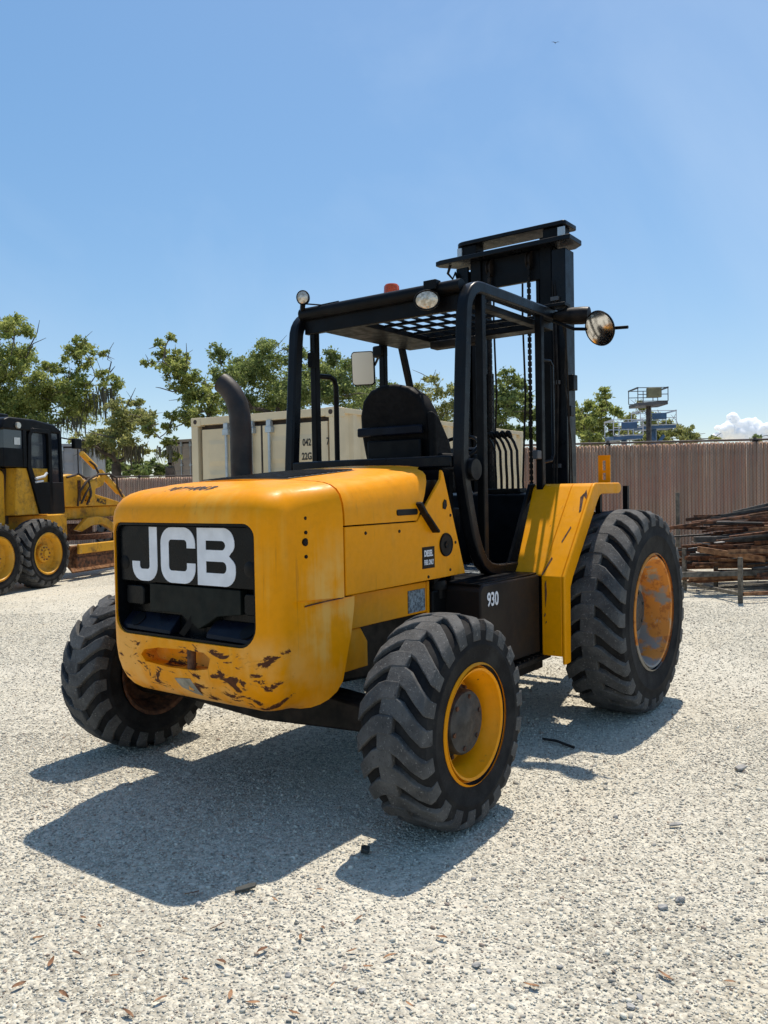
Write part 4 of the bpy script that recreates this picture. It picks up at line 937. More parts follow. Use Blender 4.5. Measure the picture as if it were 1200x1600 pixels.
# ------------------------------------------------------------------ shipping containers
CAMROT = math.atan2(-math.cos(ALF), math.sin(ALF))          # heading of "image right" on the ground
def container(X, Z, ang, L, W, Hh, base, mat, label, group=None, text=None):
    p = camxy(X, Z); T = empty('shipping_container', (p.x, p.y, base), CAMROT + ang)
    tag(T, label, 'container', group)
    t = .16
    for x in (0, W - .12):
        for y in (0, L - .12): MB().box(x, x + .12, y, y + .12, .118, Hh - .118).build('corner_post', mat, T, bevel=.006)
    cst = None
    for x in (0, W - .17):
        for y in (-.004, L - .17):
            for z in (0, Hh - .118):
                c = MB().box(x - .003, x + .173, y, y + .178, z - .001, z + .118).build('corner_casting', mat, T, bevel=.008)
                if y < 0:
                    MB().prism(rrect(x + .05, x + .11, z + .03, z + .09, .028), 'y', -.009, 0).build('casting_hole', 'gasket', c)
    MB().box(.173, W - .173, .0, .10, Hh - .105, Hh - .004).build('door_header', mat, T, bevel=.006)
    MB().box(.173, W - .173, .0, .10, 0, .10).build('door_sill', mat, T, bevel=.006)
    MB().box(.121, W - .121, .09, .13, .10, Hh - .105).build('door_backing', 'gasket', T)
    for k in range(2):
        x0 = .165 + k * (W / 2 - .165 + .012); x1 = W / 2 - .012 + k * (W / 2 - .153)
        dv = MB(); h0, h1 = .13, Hh - .165
        dv.box(x0, x1, .035, .085, h0, h1)
        D = dv.build('door', mat, T, bevel=.006)
        pz = np.linspace(h0 + .12, h1 - .12, 6)
        for q in range(5):
            MB().add([(x0 + .12, .034, pz[q] + .03), (x1 - .12, .034, pz[q] + .03), (x1 - .12, .034, pz[q + 1] - .03), (x0 + .12, .034, pz[q + 1] - .03),
                      (x0 + .16, .02, pz[q] + .09), (x1 - .16, .02, pz[q] + .09), (x1 - .16, .02, pz[q + 1] - .09), (x0 + .16, .02, pz[q + 1] - .09)], [(4, 5, 6, 7), (0, 1, 5, 4), (1, 2, 6, 5), (2, 3, 7, 6), (3, 0, 4, 7)]).build('door_rib', mat, D)
        for xr_ in ((1.38, 1.756) if k == 1 else (.645, 1.08)):
            B = MB().tube([(xr_, -.012, h0 - .03), (xr_, -.012, h1 + .05)], .020, 10).build('lock_rod', 'galvanised', D, sm=40)
            for zz in (h0 + .05, .9, 1.6, h1 - .10): MB().box(xr_ - .05, xr_ + .05, -.036, .034, zz, zz + .08).build('rod_bracket', 'galvanised', D, bevel=.005)
            MB().box(xr_ - .035, xr_ + .035, -.03, .03, h1 - .02, h1 + .06).build('rod_cam', 'galvanised', D, bevel=.005)
    MB().box(W / 2 - .011, W / 2 + .011, .03, .08, .13, Hh - .165).build('door_gasket', 'gasket', T)
    # corrugated sides, front end and roof
    def corr(n, a, b, depth):
        pts = []; st = (b - a) / n
        for k in range(n):
            s0 = a + k * st; pts += [(s0, 0), (s0 + st * .30, 0), (s0 + st * .5, depth), (s0 + st * .8, depth)]
        pts.append((b, 0)); return pts
    def wall(fn, n, a, b, z0, z1, nm):
        pp = corr(n, a, b, .036); V = [fn(q, d, z) for q, d in pp for z in (z0, z1)]
        MB().add(V, [(2 * i, 2 * i + 2, 2 * i + 3, 2 * i + 1) for i in range(len(pp) - 1)]).build(nm, mat, T)
    wall(lambda q, d, z: (W - .012 - d, q, z), 22, .12, L - .12, .15, Hh - .07, 'side_wall')
    wall(lambda q, d, z: (.012 + d, q, z), 22, .12, L - .12, .15, Hh - .07, 'side_wall')
    wall(lambda q, d, z: (q, L - .012 - d, z), 9, .12, W - .12, .12, Hh - .1, 'end_wall')
    for x in (0, W - .06):
        MB().box(x, x + .06, .178, L - .178, Hh - .07, Hh - .004).build('top_rail', mat, T, bevel=.005)
        MB().box(x, x + .06, .178, L - .178, .0, .15).build('bottom_rail', mat, T, bevel=.005)
    MB().box(.05, W - .05, .10, L - .05, Hh - .03, Hh - .012).build('roof', mat, T)
    if text:
        for s_, xx, zz, sz in text: place_text('lettering', s_, sz, 'stencil_black', T, (xx, .0165, zz), (1, 0, 0), (0, 0, 1), .72, .003, .001)
    return T
container(-.559 - 2.083, 10.248 + 1.27, -.5476, 6.06, 2.44, 2.59, 0, 'container_beige', 'large cream shipping container with doors, right behind the forklift seat', 'shipping containers',
          [('042', 1.895, 2.13, .125), ('7', 2.265, 2.13, .125), ('22G1', 1.88, 1.955, .125)])
container(*[(265 - 600) / 1300 * 31, 31][:2], -.5, 6.06, 2.44, 2.59, .98, 'container_tan', 'small distant tan container seen above the fence beside the cream one', 'shipping containers')
container(-13.6, 30.55, .187, 6.06, 2.44, 2.59, .91, 'container_grey', 'pale grey container behind the motor grader cab', 'shipping containers')

# ------------------------------------------------------------------ slatted chain link fence
def fence(A, B, Hh, label, gap=2.9):
    A = Vector((A.x, A.y, 0)); B = Vector((B.x, B.y, 0)); d = (B - A); L = d.length
    T = empty('chain_link_fence', A, math.atan2(d.y, d.x)); tag(T, label, 'fence', 'slatted yard fences')
    n = int(L / .0705); V = []; F = []; C = []
    for k in range(n):
        x = (k + .5) * L / n + random.uniform(-.004, .004); w = .0265 + random.uniform(-.002, .0015); top = Hh - .045 + random.uniform(-.006, .008); yo = random.uniform(-.003, .003); tw = random.uniform(-.006, .006)
        o = len(V); ln = random.uniform(-.006, .006)
        for z, dx in ((.03, 0), (top, ln)):
            for sx, sy in ((-1, -1), (1, -1), (1, 1), (-1, 1)): V.append((x + dx + sx * w, yo + sy * .006 + sx * tw, z))
        F += [(o, o + 1, o + 5, o + 4), (o + 1, o + 2, o + 6, o + 5), (o + 2, o + 3, o + 7, o + 6), (o + 3, o, o + 4, o + 7), (o + 4, o + 5, o + 6, o + 7)]
        b = random.uniform(.8, 1.2); C += [(.60 * b, .37 * b, .24 * b, 1)] * 8
        o = len(V); xm = x + L / n / 2; V += [(xm - .016, .012, .03), (xm + .016, .012, .03), (xm + .016, .012, top - .02), (xm - .016, .012, top - .02)]; F += [(o, o + 1, o + 2, o + 3)]; C += [(.27, .165, .11, 1)] * 4
    me = big_mesh('slats', np.array(V), np.array(F), 'slat', np.array(C)); tag(link('slats', me, None, T), 'brown privacy slats woven in the mesh', None, None, 'stuff')
    V = []; F = []
    for sg in (-1, 1):
        step = .0705; x = -Hh
        while x < L:
            x0, z0, x1, z1 = (x, .03, x + Hh, Hh - .03) if sg > 0 else (x + Hh, .03, x, Hh - .03)
            def clip(xa, za, xb, zb):
                t0, t1 = 0.0, 1.0; dx = xb - xa
                for lim, sgn in ((0, 1), (L, -1)):
                    fa = sgn * (xa - lim); fb = sgn * (xb - lim)
                    if fa < 0 and fb < 0: return None
                    if fa < 0: t0 = max(t0, fa / (fa - fb))
                    if fb < 0: t1 = min(t1, fa / (fa - fb))
                return (t0, t1) if t1 > t0 else None
            c = clip(x0, z0, x1, z1)
            if c:
                pa = (x0 + (x1 - x0) * c[0], z0 + (z1 - z0) * c[0]); pb = (x0 + (x1 - x0) * c[1], z0 + (z1 - z0) * c[1]); o = len(V); h = .0028
                y = -.014 if sg > 0 else -.019
                for q in (pa, pb):
                    for dx, dy in ((-h, 0), (0, -h), (h, 0), (0, h)): V.append((q[0] + dx, y + dy, q[1]))
                F += [(o, o + 1, o + 5, o + 4), (o + 1, o + 2, o + 6, o + 5), (o + 2, o + 3, o + 7, o + 6), (o + 3, o, o + 4, o + 7)]
            x += step
    tag(link('wire_mesh', big_mesh('wire_mesh', np.array(V), np.array(F), 'fence_wire'), None, T), 'brown coated chain link wire', None, None, 'stuff')
    x = .05
    while x < L + .1:
        P = MB().tube([(x, .06, 0), (x, .06, Hh + .05)], .032, 10).build('fence_post', 'fence_steel', T, sm=40)
        MB().box(x - .045, x + .045, .0, .11, Hh - .06, Hh - .01).build('rail_clamp', 'black', P)
        x += gap
    MB().tube([(0, .06, Hh - .0), (L, .06, Hh - .0)], .022, 8).build('top_rail', 'fence_steel', T, sm=40)
    MB().tube([(0, .045, Hh - .17), (L, .045, Hh - .17)], .010, 6).build('tension_rail', 'fence_steel', T, sm=40)
    return T
fr0, fr1 = camxy(1.7, 17.45), camxy(12.5, 16.2)
fence(fr0, fr1, 2.44, 'tall brown slatted chain link fence on the right behind the scrap steel')
fence(camxy(-13.5, 26.0), camxy(-1.2, 26.15), 2.13, 'distant low brown fence on the left between grader and counterweight')
fence(camxy(-1.2, 26.2), camxy(1.65, 17.5), 2.3, 'short fence run hidden behind the cream container')

# ------------------------------------------------------------------ scrap steel stack (right)
def pt(u, v, Z): return at(u, v, Z)
def W3(X, Z, z): p = camxy(X, Z); return Vector((p.x, p.y, z))
def rack(name, corners, h, label, mat='scrap_grey', w=.055):
    T = empty(name, corners[0]); tag(T, label, 'steel rack'); o = Vector(corners[0])
    for c, hh in zip(corners, h): MB().bar(Vector(c) - o, Vector(c) - o + Vector((0, 0, hh)), w).build('post', mat, T, bevel=.004)
    for i in range(len(corners)):
        a = Vector(corners[i]) - o; b = Vector(corners[(i + 1) % len(corners)]) - o
        dn = (b - a).normalized() * w * .55
        MB().bar(a + dn + Vector((0, 0, .12)), b - dn + Vector((0, 0, .12)), .045).build('rail', 'scrap_orange' if i % 2 else mat, T, bevel=.004)
    return T
rack('steel_rack', [W3(4.60, 10.75, 0), W3(4.40, 12.2, 0), W3(7.2, 13.0, 0), W3(7.3, 11.3, 0)], [.60, .62, .62, .62], 'nearest open steel rack with short posts, in front of the scrap pile')
rack('steel_rack', [W3(5.0, 12.55, 0), W3(5.05, 14.3, 0), W3(8.6, 14.3, 0), W3(8.6, 12.5, 0)], [.55, 1.42, 1.3, .9], 'rusty rack with one tall post rising above the scrap pile')
random.seed(11)
sm_ = ['scrap_rust', 'scrap_dark', 'scrap_rust', 'scrap_orange', 'scrap_dark', 'scrap_rust', 'scrap_rust']
for k in range(130):
    lay = k / 130; z = .16 + .92 * lay ** 1.0 + random.uniform(-.03, .03)
    Zc = 12.1 + random.uniform(-.75, 1.2) ; L = random.uniform(2.2, 4.6); left = 4.12 + .65 * lay + random.uniform(0, 1.0)
    tilt = random.uniform(-.05, .11) * (1 + lay); yaw = random.uniform(-.10, .16)
    a = W3(left, Zc, z); b = W3(left + L * math.cos(yaw), Zc + L * math.sin(yaw), max(.06, z + L * tilt * .7))
    m = random.choice(sm_); o = b - a; w = random.choice((.022, .028, .035, .045, .055))
    mb = MB(); kind = random.random()
    if kind < .45: mb.bar((0, 0, 0), o, w, w * random.choice((1, 1.5)))
    elif kind < .75:
        up = Vector((0, 0, 1)); mb.bar((0, 0, 0), o, w, .008); mb.bar(Vector((0, 0, w / 2 + .004)), o + Vector((0, 0, w / 2 + .004)), .008, w)
    else: mb.tube([(0, 0, 0), o], w * .45, 10)
    ob = mb.build('scrap_bar', m); ob.location = a; bev(ob, .003, 1)
    tag(ob, {'scrap_rust': 'long thin rust brown steel bar tangled in the scrap stack before the fence', 'scrap_dark': 'long thin blackish steel bar tangled in the scrap stack before the fence', 'scrap_orange': 'long thin orange rusted bar tangled in the scrap stack before the fence'}[m], 'scrap bar', {'scrap_rust': 'brown scrap bars', 'scrap_dark': 'blackish scrap bars', 'scrap_orange': 'orange scrap bars'}[m])
for k in range(14):
    a = W3(4.6 + random.uniform(0, 3.4), 11.7 + random.uniform(0, 1.3), .15 + random.random() * .75); yaw = random.uniform(0, 3.1); L = random.uniform(.12, .35)
    o = Vector((math.cos(yaw) * L, math.sin(yaw) * L, random.uniform(-.08, .08)))
    ob = MB().bar((0, 0, 0), o, .05, .012).build('steel_offcut', random.choice(('scrap_pale', 'scrap_orange', 'scrap_pale'))); ob.location = a
    tag(ob, 'short pale metal offcut caught between the stacked scrap lengths', 'offcut', 'metal offcuts in the scrap')
for (u0, v0, u1, v1, Z0, Z1, m, w, lab) in ((1146, 801, 1230, 781, 13.2, 13.0, 'scrap_grey', .05, 'topmost grey steel bar tilting up to the right above the scrap pile'),
                                          (1040, 826, 1215, 801, 12.9, 12.7, 'scrap_rust', .055, 'long rusty angle bar sloping across the top of the scrap pile'),
                                          (1090, 858, 1195, 874, 11.7, 11.5, 'scrap_orange', .08, 'thick brown beam sloping down to the right in the scrap pile'),
                                          (1085, 843, 1235, 841, 11.9, 11.9, 'scrap_dark', .08, 'long dark beam lying level across the middle of the scrap pile'),
                                          (1060, 898, 1230, 894, 11.6, 11.7, 'scrap_grey', .07, 'grey brown beam lying level near the bottom of the scrap pile')):
    a, b = at(u0, v0, Z0), at(u1, v1, Z1); ob = MB().bar((0, 0, 0), b - a, w).build('scrap_bar', m, bevel=.004); ob.location = a
    tag(ob, lab, 'scrap bar', 'scrap steel lengths')

# ------------------------------------------------------------------ motor grader (left)
GA = R_(20.21); GO = Vector((3.7885, 10.5377, 0))
G = empty('motor_grader', GO, GA); tag(G, 'weathered yellow motor grader with black cab parked on the left', 'motor grader')
gt = tyre_mesh(.59, .40, .345, 20, .040, -1)
def gwheel(x, y, s):
    mb = MB(); rim = .345; o = -.20
    mb.lathe([(rim + .004, o - .002), (rim + .016, o + .01), (rim - .008, o + .006), (rim - .03, o + .03), (rim - .06, o + .13), (rim - .10, o + .15), (.16, o + .155), (.15, o + .10), (.13, o + .085), (.06, o + .08), (.055, o + .05), (.001, o + .05)], 'y', 40)
    mb.lathe([(rim + .01, .2), (rim - .02, .19), (rim - .06, .1), (rim - .06, -.04), (.01, -.03)], 'y', 40)
    w = link('wheel', mb.mesh('wheel', 40), 'grader_yellow', G, (x, y, .58), (0, 0, 0 if s < 0 else math.pi))
    link('tyre', gt, None, w)
    for k in range(10):
        an = k * math.pi / 5; MB().lathe([(.001, -.02), (.014, -.02), (.014, .01)], 'y', 6, .105 * math.cos(an), o + .085, .105 * math.sin(an)).build('bolt', 'scrap_orange', w)
for x in (.66, -.52):
    for s in (-1, 1): gwheel(x, s * .85, s)
for s in (-1, 1): gwheel(5.4, s * .8, s)
for s in (-1, 1): MB().box(-.75, .9, *sorted((s * .45, s * .62)), .42, .78).build('tandem_case', 'grader_yellow', G, bevel=.02)
MB().tube([(5.4, -.75, .58), (5.4, .75, .58)], .09, 12).build('front_axle', 'grader_yellow', G, sm=40)
MB().box(-2.2, 2.0, -.42, .42, .80, 1.22).build('rear_frame', 'grader_yellow', G, bevel=.02)
hp = [(-2.3, 1.1), (-2.3, 1.86), (-2.15, 1.98), (.10, 2.03), (.20, 2.0), (.245, 1.92), (.245, 1.06)]
MB().prism(hp, 'y', -.56, .56).build('engine_hood', 'grader_yellow', G, bevel=.06, seg=4)
MB().box(.245, .36, -.50, .50, 1.1, 2.02).build('cab_gap_panel', 'gasket', G)
# cab
CB = MB().prism([(.26, 1.24), (.34, 2.02), (.34, 2.04), (1.46, 2.04), (1.47, 1.24)], 'y', -.72, .72).build('cab_base', 'grader_yellow', G, bevel=.02)
MB().prism([(-.08, 2.66), (.02, 2.83), (.14, 2.87), (.75, 2.87), (1.25, 2.82), (1.46, 2.72), (1.46, 2.66)], 'y', -.76, .76).build('cab_roof', 'black', G, bevel=.03, seg=3)
MB().box(.0, .46, -.745, .745, 2.05, 2.36).build('cab_rear_panel', 'black', G, bevel=.01)
MB().prism([(.02, 2.36), (.02, 2.66), (.50, 2.66), (.50, 2.36)], 'y', -.735, .735).build('rear_window', 'cab_glass', G)
MB().box(.26, .40, -.742, -.739, 2.42, 2.54).build('window_notice', 'paper_white', G)
MB().prism([(.50, 2.05), (.50, 2.66), (1.40, 2.66), (1.40, 1.30), (.86, 1.30)], 'y', -.70, .70).build('cab_glass', 'cab_glass', G)
DR = MB()
door = [(.55, 2.05), (.58, 2.60), (.66, 2.72), (1.12, 2.72), (1.17, 2.66), (1.17, 1.25), (.84, 1.25)]
inner = [(.635, 2.08), (.655, 2.58), (.70, 2.65), (1.07, 2.65), (1.09, 2.60), (1.09, 1.80), (.76, 1.80)]
n = len(door); V = [(x, y, z) for y in (-.765, -.72) for x, z in door + inner]
F = []
for i in range(n):
    j = (i + 1) % n; F += [(i, j, n + j, n + i), (2 * n + i, 3 * n + i, 3 * n + j, 2 * n + j), (i, 2 * n + i, 2 * n + j, j), (n + i, n + j, 3 * n + j, 3 * n + i)]
DRo = DR.add(V, F).build('cab_door', 'black', G, bevel=.006)
MB().prism([(.80, 1.76), (1.08, 1.70), (1.08, 1.33), (.90, 1.33)], 'y', -.758, -.73).build('door_panel', 'grader_yellow', DRo)
MB().prism([(.76, 1.79), (.80, 1.76), (.90, 1.33), (.88, 1.30), (1.12, 1.30), (1.12, 1.79)], 'y', -.745, -.722).build('door_infill', 'black', DRo)
MB().tube([(.70, -.79, 1.86), (.92, -.79, 1.90), (.99, -.79, 1.96)], .022, 8).tube([(.70, -.79, 1.80), (.88, -.79, 1.82)], .02, 8).build('door_handle', 'rail_white', DRo, sm=40)
for s in (-1, 1):
    MB().bar((1.42, s * .72, 2.70), (1.47, s * .72, 1.25), .07, .07, (0, 1, 0)).build('cab_pillar', 'black', G, bevel=.01)
    MB().bar((.50, s * .73, 2.70), (.50, s * .73, 2.05), .09, .05, (0, 1, 0)).build('cab_pillar', 'black', G, bevel=.01)
MB().prism([(1.18, 1.28), (1.18, 2.66), (1.40, 2.66), (1.44, 1.28)], 'y', -.728, -.705).build('front_quarter_window', 'cab_glass', G)
MB().box(1.08, 1.46, -.765, -.70, 1.24, 1.80).build('cab_corner', 'tank_black', G, bevel=.01)
lampo = MB().lathe([(.001, -.02), (.05, -.02), (.055, 0), (.055, .04)], 'y', 16, .32, -.775, 2.74).build('cab_lamp', 'mirror_hazy', G, sm=40)
MB().box(1.50, 1.70, -1.0, -.92, 2.40, 2.58).bar((1.45, -.74, 2.6), (1.58, -.95, 2.55), .025).build('cab_mirror', 'black', G, bevel=.02)
MB().box(-.1, .55, -.4, .4, 2.87, 2.96).build('roof_rack', 'black', G, bevel=.02)
# front frame, lift gear, drawbar, blade
MB().prism([(1.4, 1.00), (1.4, 1.34), (2.0, 1.33), (3.9, 1.345), (5.2, 1.42), (5.75, 1.30), (5.75, 1.0), (5.2, 1.08), (3.9, 1.04), (2.0, 1.10)], 'y', -.24, .24).build('front_frame', 'grader_yellow', G, bevel=.02)
MB().prism([(1.95, 1.09), (3.0, 1.12), (3.9, 1.12), (3.9, 1.02), (1.95, 1.10)], 'y', -.32, -.25).build('frame_flange', 'scrap_orange', G, bevel=.01)
MB().prism([(2.05, 1.34), (2.02, 1.93), (2.20, 1.97), (2.55, 1.95), (2.75, 1.80), (2.78, 1.34)], 'y', -.34, .34).build('saddle', 'grader_yellow', G, bevel=.03)
MB().prism([(2.55, 1.62), (2.62, 1.82), (3.10, 1.98), (3.22, 1.90), (3.10, 1.74), (2.86, 1.68), (2.84, 1.48), (2.70, 1.42)], 'y', -.46, -.30).build('lift_arm', 'grader_yellow', G, bevel=.03)
MB().tube([(2.48, -.42, 2.37), (2.90, -.42, 2.11)], .055, 12).build('lift_cylinder', 'grader_yellow', G, sm=40)
MB().tube([(3.05, -.42, 2.02), (3.70, -.40, 1.62)], .065, 12).tube([(3.70, -.40, 1.62), (3.92, -.40, 1.48)], .035, 12).build('lift_cylinder', 'grader_yellow', G, sm=40)
MB().prism([(2.80, 1.44), (2.95, 1.60), (3.85, 1.42), (3.90, 1.345), (2.80, 1.345)], 'y', -.30, .20).build('name_beam', 'grader_yellow', G, bevel=.01)
place_text('model_number', 'MG622', .135, 'stencil_black', G, (3.08, -.303, 1.455 - .035), (1, 0, -.17), (.17, 0, 1), .80, .003, .001)
for hs in ([(2.05, -.40, 1.90), (2.35, -.44, 1.97), (2.62, -.46, 1.86), (2.70, -.46, 1.60), (2.66, -.42, 1.42)], [(2.35, -.40, 1.36), (2.30, -.48, 1.62), (2.55, -.50, 1.86), (2.9, -.50, 1.97), (3.3, -.48, 1.98), (3.42, -.48, 1.85)], [(2.55, -.42, 2.30), (2.80, -.48, 2.15), (2.92, -.48, 2.0), (2.90, -.46, 1.92)], [(3.30, -.48, 1.98), (3.50, -.50, 1.90), (3.52, -.50, 1.72), (3.75, -.46, 1.52)], [(2.40, -.44, 1.40), (2.48, -.50, 1.60), (2.60, -.50, 1.72), (2.66, -.48, 1.55), (2.55, -.46, 1.38)]):
    MB().tube(hs, .022, 8).build('hydraulic_hose', 'gasket', G, sm=60)
MB().box(2.44, 2.52, -.36, -.335, 1.45, 1.85).box(2.66, 2.72, -.36, -.335, 1.45, 1.75).build('valve_block', 'dark_rust', G)
MB().prism([(2.28, .90), (2.62, 1.12), (2.95, 1.14), (3.25, 1.10), (3.88, .80), (3.86, .66), (3.1, .98), (2.75, .96), (2.45, .86)], 'y', -.42, -.32).build('drawbar', 'grader_yellow', G, bevel=.015)
MB().lathe([(.55, -.05), (.72, -.05), (.72, .05), (.55, .05), (.55, -.05)], 'z', 40, 2.75, 0, .76).build('blade_circle', 'dark_rust', G, sm=35)
MB().box(2.55, 2.95, -.3, .3, .80, 1.0).build('circle_drive', 'dark_rust', G, bevel=.02)
MB().prism([(-.70, .62), (-.64, .52), (-.62, .38), (-.66, .26), (-.74, .14), (-.72, .13), (-.60, .26), (-.57, .38), (-.60, .53), (-.68, .64)], 'x', 1.70, 4.3).build('blade', 'scrap_orange', G, sm=40)
MB().box(1.76, 3.6, -.84, -.78, .48, .66).build('blade_beam', 'grader_yellow', G, bevel=.02)
MB().box(1.72, 3.7, -.82, -.74, .22, .42).build('cutting_edge', 'scrap_rust', G, bevel=.02)
MB().box(1.76, 3.6, -.80, -.76, .421, .478).build('blade_gap', 'dark_rust', G)

# ------------------------------------------------------------------ lifts behind the fence (right)
def railing(mb, o, rt, L, z0, z1, n=3, r=.02):
    for k in range(n): q = o + rt * (L * k / (n - 1)); mb.bar(q + Vector((0, 0, z0)), q + Vector((0, 0, z1)), r)
    for z in (z0, (z0 + z1) / 2, z1): mb.bar(o + Vector((0, 0, z)), o + rt * L + Vector((0, 0, z)), r)
def lift(u, Z, wpx, vplat, vrail, mat, railmat, label, boxmat, group, mast=False):
    base = at(u, 800, Z); base.z = 0; T = empty('aerial_lift', base); tag(T, label, 'lift', group)
    r = Vector((RT.x, RT.y, 0)).normalized(); f = Vector((FW.x, FW.y, 0)).normalized()
    zp = at(u, vplat, Z).z; zr = at(u, vrail, Z).z; L = wpx / 1300 * Z; dep = .9
    o = -r * (L / 2)
    MB().bar(o + f * dep / 2 + Vector((0, 0, zp - .08)), o + r * L + f * dep / 2 + Vector((0, 0, zp - .05)), dep, .10).build('platform', mat, T, bevel=.01)
    mb = MB()
    for off in (Vector((0, 0, 0)), f * dep): railing(mb, o + off, r, L, zp, zr)
    mb.bar(o + Vector((0, 0, zr)), o + f * dep + Vector((0, 0, zr)), .04).bar(o + r * L + Vector((0, 0, zr)), o + r * L + f * dep + Vector((0, 0, zr)), .04)
    mb.build('guard_rail', railmat, T)
    MB().bar(f * .0 - r * .18 + Vector((0, 0, zp + (zr - zp) * .62)), r * .24 + Vector((0, 0, zp + (zr - zp) * .62)), .12, (zr - zp) * (.72 if mast else .45)).build('control_box', boxmat, T, bevel=.02)
    MB().bar(Vector((0, 0, .5)) + f * .4, Vector((0, 0, zp - .1)) + f * .4, .13, .13).build('lift_stack', 'scrap_dark' if mast else mat, T, bevel=.02)
    for k in range(0 if mast else 4):
        zz = .6 + k * (zp - .9) / 4; h = (zp - .9) / 4
        MB().bar(-r * L * .22 + f * .2 + Vector((0, 0, zz)), r * L * .22 + f * .2 + Vector((0, 0, zz + h)), .06, .09).build('scissor_arm', mat, T)
        MB().bar(r * L * .22 + f * .1 + Vector((0, 0, zz)), -r * L * .22 + f * .1 + Vector((0, 0, zz + h)), .06, .09).build('scissor_arm', mat, T)
    MB().bar(o + f * dep / 2 + Vector((0, 0, .35)), o + r * L + f * dep / 2 + Vector((0, 0, .35)), dep, .5).build('chassis', mat, T, bevel=.03)
    for a in (.15, .85):
        for e in (0, dep):
            c = o + r * (L * a) + f * e + Vector((0, 0, .22)); MB().tube([c - f * .1, c + f * .1], .22, 16).build('wheel', 'rubber', T, sm=40)
    return T
lift(1022, 24, 47, 627, 606, 'grey_steel', 'grey_steel', 'tall dark lift platform with railing highest above the fence', 'olive_box', 'aerial lifts behind the fence', True)
lift(1030, 25.2, 56, 664, 642, 'blue_paint', 'rail_white', 'blue lift platform just below and right of the highest one', 'blue_paint', 'aerial lifts behind the fence')
lift(983, 23, 46, 680, 656, 'blue_paint', 'rail_white', 'blue scissor lift platform lowest and furthest left above the fence', 'blue_paint', 'aerial lifts behind the fence')

